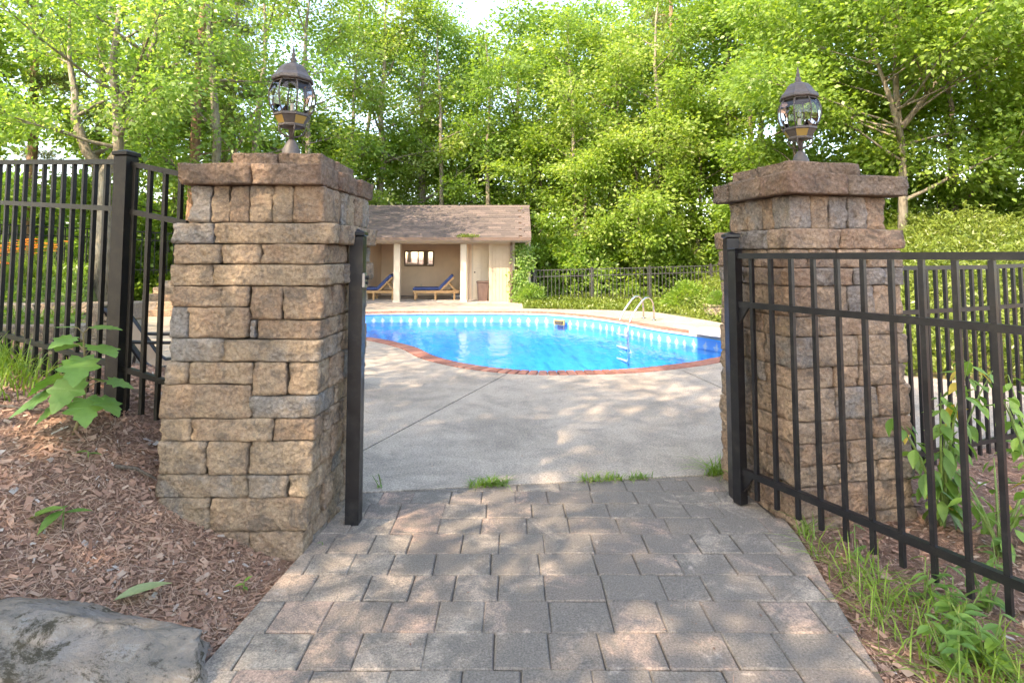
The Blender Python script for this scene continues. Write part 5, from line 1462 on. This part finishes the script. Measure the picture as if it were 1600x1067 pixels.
def sapling():
    rg = random.Random(3)
    b0 = Vector((-2.26, 3.02, tz(-2.26, 3.02)))
    P = thing('sapling', 'young sapling with big lobed green leaves in front of the left fence', 'sapling', b0)
    top = b0 + Vector((.05, -.02, .50))
    pts = [b0 + Vector((0, 0, -.03)), b0 + Vector((.05, 0, .10)), b0 + Vector((.07, -.01, .25)), top]
    obj('stem', MB().tube(pts, [.009, .008, .006, .004], 7), M['stem'], P)
    #        height, azimuth deg, petiole, size, pitch
    spec = [(.50, 15, .05, .17, 5), (.50, 195, .05, .14, -5), (.47, 250, .06, .15, 20), (.44, 165, .09, .19, 18), (.44, -20, .10, .21, 15), (.40, -75, .06, .22, 48), (.38, 140, .10, .18, 25),
            (.33, -95, .08, .23, 55), (.34, 190, .12, .22, 40), (.30, 20, .10, .16, 25), (.26, 205, .14, .25, 38), (.22, -55, .10, .21, 48), (.22, -15, .12, .20, 35), (.20, 230, .10, .16, 45), (.42, 90, .08, .17, 10), (.30, 100, .08, .16, 20)]
    for i, (h, az, pl, sz, pit) in enumerate(spec):
        t = h / .5 * 3; k = min(int(t), 2); a = pts[k].lerp(pts[k + 1], t - k) if h > .1 else pts[1]
        az = R(az + rg.uniform(-8, 8)); e = a + Vector((math.cos(az) * pl, math.sin(az) * pl, .035))
        obj('leaf_stalk', MB().tube([a, a.lerp(e, .5) + Vector((0, 0, .012)), e], .0025, 5), M['stem'], P)
        put_leaf(P, LOBED[i % 3], e, az, R(pit * .8), R(rg.uniform(-14, 14)), sz * .80)
sapling()
def sprout(x, y, label, spec, z=None, meshes=None, stem=.10, name='seedling'):
    z = tz(x, y) if z is None else z; b = Vector((x, y, z)); P = thing(name, label, 'seedling', b)
    obj('stem', MB().tube([b - Vector((0, 0, .01)), b + Vector((0, 0, stem))], .003, 5), M['greenstem'], P)
    for i, (az, pit, sz) in enumerate(spec): put_leaf(P, (meshes or OVAL)[i % len(meshes or OVAL)], b + Vector((0, 0, stem - .01 * (i % 3))), R(az), R(pit), 0, sz)
sprout(-1.98, 2.62, 'small seedling with three pointed light green leaves at the left edge', [(200, 5, .17), (255, 12, .12), (20, 0, .11), (110, 5, .07)], stem=.09)
sprout(-2.12, 2.95, 'tiny two-leaved seedling in the mulch below the sapling', [(200, -10, .06), (30, 0, .06)], stem=.04)
sprout(-1.22, 2.72, 'tiny bright seedling near the foot of the left pillar', [(60, -20, .045), (200, -10, .04), (320, 0, .04)], stem=.04)
def fallen(x, y, az, size, mesh, label):
    me = mesh.copy(); me.materials.clear(); me.materials.append(M['paleleaf']); z = tz(x, y)
    o = obj('fallen_leaf', me, None, None, (x, y, z + .022), (R(12), R(-8), az)); o.scale = (size,) * 3; tag(o, label, 'leaf')
fallen(-1.61, 2.42, R(42), .21, LANCE[0], 'pale green fallen leaf lying on the mulch above the boulder')
fallen(1.55, 2.30, R(-60), .16, LANCE[1], 'pale curled leaf lying beside the right edge of the path')
def twig(pts, r, label):
    tag(obj('twig', MB().tube([(x, y, tz(x, y) + .014 + dz) for x, y, dz in pts], [r, r * .9, r * .6][:len(pts)], 6), M['bark_dark']), label, 'twig')
twig([(-1.43, 2.36, 0), (-1.36, 2.34, .004), (-1.28, 2.33, 0)], .005, 'thin dark twig on the mulch right of the boulder')
twig([(-2.02, 3.0, .0), (-1.95, 3.06, .01), (-1.87, 3.1, .0)], .010, 'weathered grey stick on the mulch left of the left pillar')
twig([(-2.75, 3.12, .0), (-2.5, 3.1, .01), (-2.35, 3.16, .0)], .006, 'bent brown twig in the mulch behind the sapling')

# ---- bush behind the gate
def bush(x, y, label, seed, H, nst, spread, sz):
    rg = random.Random(seed); b0 = Vector((x, y, tz(x, y))); P = thing('bush', label, 'bush', b0)
    for s in range(nst):
        az = s * 2.4 + rg.uniform(-.4, .4); h = H * rg.uniform(.6, 1.05); sp = spread * rg.uniform(.3, 1.0)
        pts = [b0 + Vector((math.cos(az) * sp * t * (.4 + .6 * t), math.sin(az) * sp * t * (.4 + .6 * t), h * (t ** .9) - .02)) for t in (0, .3, .6, .85, 1.0)]
        obj('stem', MB().tube(pts, [.010, .008, .006, .004, .002], 6), M['greenstem'], P)
        k = int(h / .042)
        for i in range(2, k):
            t = i / k * 4; j = min(int(t), 3); a = pts[j].lerp(pts[j + 1], t - j)
            la = az + i * 2.1 + rg.uniform(-.5, .5); me = rg.choice(OVAL) if rg.random() > .06 else OVALY[0]
            put_leaf(P, me, a + Vector((math.cos(la), math.sin(la), .3)) * .02, la, R(rg.uniform(5, 55)), R(rg.uniform(-25, 25)), sz * rg.uniform(.55, 1.15) * (1.1 - .35 * i / k))
bush(2.45, 3.38, 'leafy green bush with pointed leaves behind the open gate at the right', 5, .95, 9, .42, .14)
bush(2.50, 3.05, 'leafy stems rising just behind the gate pickets near the right edge', 17, .55, 5, .30, .12)
bush(2.80, 3.12, 'broad leafy bush at the right edge behind the gate', 9, .85, 7, .40, .13)
bush(1.93, 4.05, 'small leafy sprig growing against the back of the right pillar', 14, .75, 3, .22, .08)
def weed(x, y, label, seed, H, n, sz, group='broadleaf weeds beside the path', meshes=None):
    rg = random.Random(seed); b0 = Vector((x, y, tz(x, y))); P = thing('weed', label, 'weed', b0, 0, group)
    for s in range(n):
        az = rg.uniform(0, 6.28); h = H * rg.uniform(.6, 1.1); sp = H * rg.uniform(.1, .5)
        pts = [b0 + Vector((math.cos(az) * sp * t, math.sin(az) * sp * t, h * t - .01)) for t in (0, .5, 1.0)]
        obj('stem', MB().tube(pts, [.004, .003, .002], 5), M['greenstem'], P)
        k = max(4, int(h / .032))
        for i in range(1, k + 1):
            t = i / k * 2; j = min(int(t), 1); a = pts[j].lerp(pts[j + 1], t - j); la = i * 2.4 + rg.uniform(-.3, .3)
            put_leaf(P, rg.choice(meshes or LANCE), a, la, R(rg.uniform(-15, 30)), R(rg.uniform(-15, 15)), sz * rg.uniform(.7, 1.2))
weed(1.74, 3.02, 'feathery weed just below the gate pickets near the path edge', 21, .17, 2, .075)
weed(1.83, 2.66, 'leafy weed rising through the grass below the gate', 22, .24, 3, .10)
weed(1.78, 2.42, 'dense leafy weed clump in the lower right corner', 23, .20, 8, .075, meshes=OVAL)
weed(2.05, 2.58, 'tall leafy weed by the last gate picket at the right', 24, .24, 5, .075, meshes=OVAL)
weed(1.62, 2.22, 'leafy weed at the bottom edge right of the path', 25, .18, 7, .07, meshes=OVAL)
weed(1.78, 2.26, 'broad weed in the very corner at the lower right', 26, .20, 9, .08, meshes=OVAL)
weed(2.32, 2.85, 'small upright weed in the mulch behind the gate', 27, .18, 2, .08)
weed(-.985, 3.12, 'tiny weed sprouting at the foot of the left pillar', 28, .06, 2, .04)
weed(-.84, 3.86, 'thin reddish weed by the latch post at the deck edge', 29, .16, 3, .035)
def grass_mesh(P, seed, L, W, lean=.5):
    rs = np.random.RandomState(seed); n = len(P); a = rs.uniform(0, 6.283, n); Ln = L * rs.uniform(.45, 1.25, n)
    d = np.stack([np.cos(a), np.sin(a), np.zeros(n)], -1); s = np.stack([-np.sin(a), np.cos(a), np.zeros(n)], -1); le = rs.uniform(.15, 1.0, n) * lean * 2
    rows = []
    for t, w in ((0, .8), (.35, 1.0), (.7, .7), (1.0, .06)):
        c = P + d * (Ln * le * t ** 1.8)[:, None]; c[:, 2] += Ln * (t - .35 * le * t ** 2.2)
        rows += [c - s * (W * w / 2), c + s * (W * w / 2)]
    V = np.stack(rows, 1).reshape(-1, 3); b = np.arange(n)[:, None] * 8
    F = np.concatenate([b + np.array([[2 * k, 2 * k + 1, 2 * k + 3, 2 * k + 2]]) for k in range(3)], 0)
    return np_mesh('grass', V, F, np.tile(np.clip(rs.beta(2, 2, n), 0, 1), 3))
rs = np.random.RandomState(61)
def clumps(cs, per, sig, seed):
    rs = np.random.RandomState(seed); P = np.concatenate([np.stack([rs.normal(x, sig * s, int(per * s)), rs.normal(y, sig * s, int(per * s))], -1) for x, y, s in cs]); k = not_path(P[:, 0], P[:, 1]); P = P[k]
    return np.concatenate([P, terrain(P[:, 0], P[:, 1])[:, None]], 1)
G = clumps([(1.62, 3.05, .6), (1.64, 2.85, .9), (1.66, 2.70, 1.1), (1.72, 2.6, 1), (1.58, 2.55, .8), (1.62, 2.40, .8), (1.60, 2.22, 1), (1.72, 2.15, 1.2), (1.85, 2.25, 1), (1.95, 2.1, 1.3), (1.6, 2.0, 1.2), (2.1, 2.2, 1), (1.8, 1.95, 1.3), (2.3, 2.05, 1)], 36, .085, 62)
tag(obj('grass', grass_mesh(G, 63, .17, .006, .95), M['grass']), 'bright green weedy grass along the right edge of the path', None, kind='stuff')
rs = np.random.RandomState(64); n = 700; x = rs.uniform(-4.4, -2.75, n); y = 3.32 + (-2.25 - x) * .5 + rs.normal(0, .12, n) - .12
G = np.stack([x, y, terrain(x, y)], -1)
tag(obj('grass', grass_mesh(G, 65, .24, .008, .6), M['grass']), 'long green grass along the foot of the left fence', None, kind='stuff')
def tuft(x, y, n, sx, L, label, seed):
    rs = np.random.RandomState(seed); P = np.stack([x + np.clip(rs.normal(0, sx, n), -1.6 * sx, 1.6 * sx), y + (rs.normal(0, .02, n)) + .12 * 0, np.zeros(n)], -1); P[:, 1] += (P[:, 0] - x) * .127
    tag(obj('grass_tuft', grass_mesh(P, seed, L, .006, 1.1), M['grass']), label, 'grass', 'grass tufts in the deck joint')
tuft(-.15, 3.875, 170, .075, .065, 'bright grass tuft in the joint between pavers and deck left of centre', 71)
tuft(.60, 3.965, 110, .075, .055, 'grass tuft in the deck joint right of centre', 72)
tuft(.84, 3.995, 80, .07, .05, 'sparse grass tuft in the deck joint beside a larger one', 73)
tuft(1.40, 4.06, 80, .05, .16, 'taller grass tuft at the foot of the right pillar', 74)
tuft(1.58, 3.20, 30, .03, .12, 'grass sprig between the path and the right pillar corner', 75)

# ---- windblown litter on the hard surfaces
rs = np.random.RandomState(91); n = 1500
x = rs.uniform(-4, 4, n); y = 1.9 + 6 * rs.uniform(0, 1, n) ** 1.6
k = ((in_poly(x, y, DECK) & ~in_poly(x, y, POOL_OUT)) | ((y < 3.75) & ~not_path(x, y))) & (rs.uniform(0, 1, n) < np.clip(.25 + .5 * np.abs(x) / 1.3, 0, 1)); x, y = x[k], y[k]; n = len(x)
P = np.stack([x, y, np.full(n, .004)], -1); a = rs.uniform(0, 6.283, n); D = np.stack([np.cos(a), np.sin(a), rs.uniform(-.02, .1, n)], -1); N = rs.normal(size=(n, 3)) * .15 + np.array([0, 0, 1.0])
nd = rs.uniform(0, 1, n) < .45; L = np.where(nd, rs.uniform(.03, .08, n), rs.uniform(.006, .022, n)); W = np.where(nd, .0018, L * .5)
V, F = leaf_quads(P, D, N, L, W, .05, 0.0)
tag(obj('leaf_litter', np_mesh('leaf_litter', V, F, np.where(nd, rs.uniform(.4, .75, n), rs.uniform(0, .8, n))), M['chip']), 'scattered bits of leaf and pine straw on the paving', None, kind='stuff')
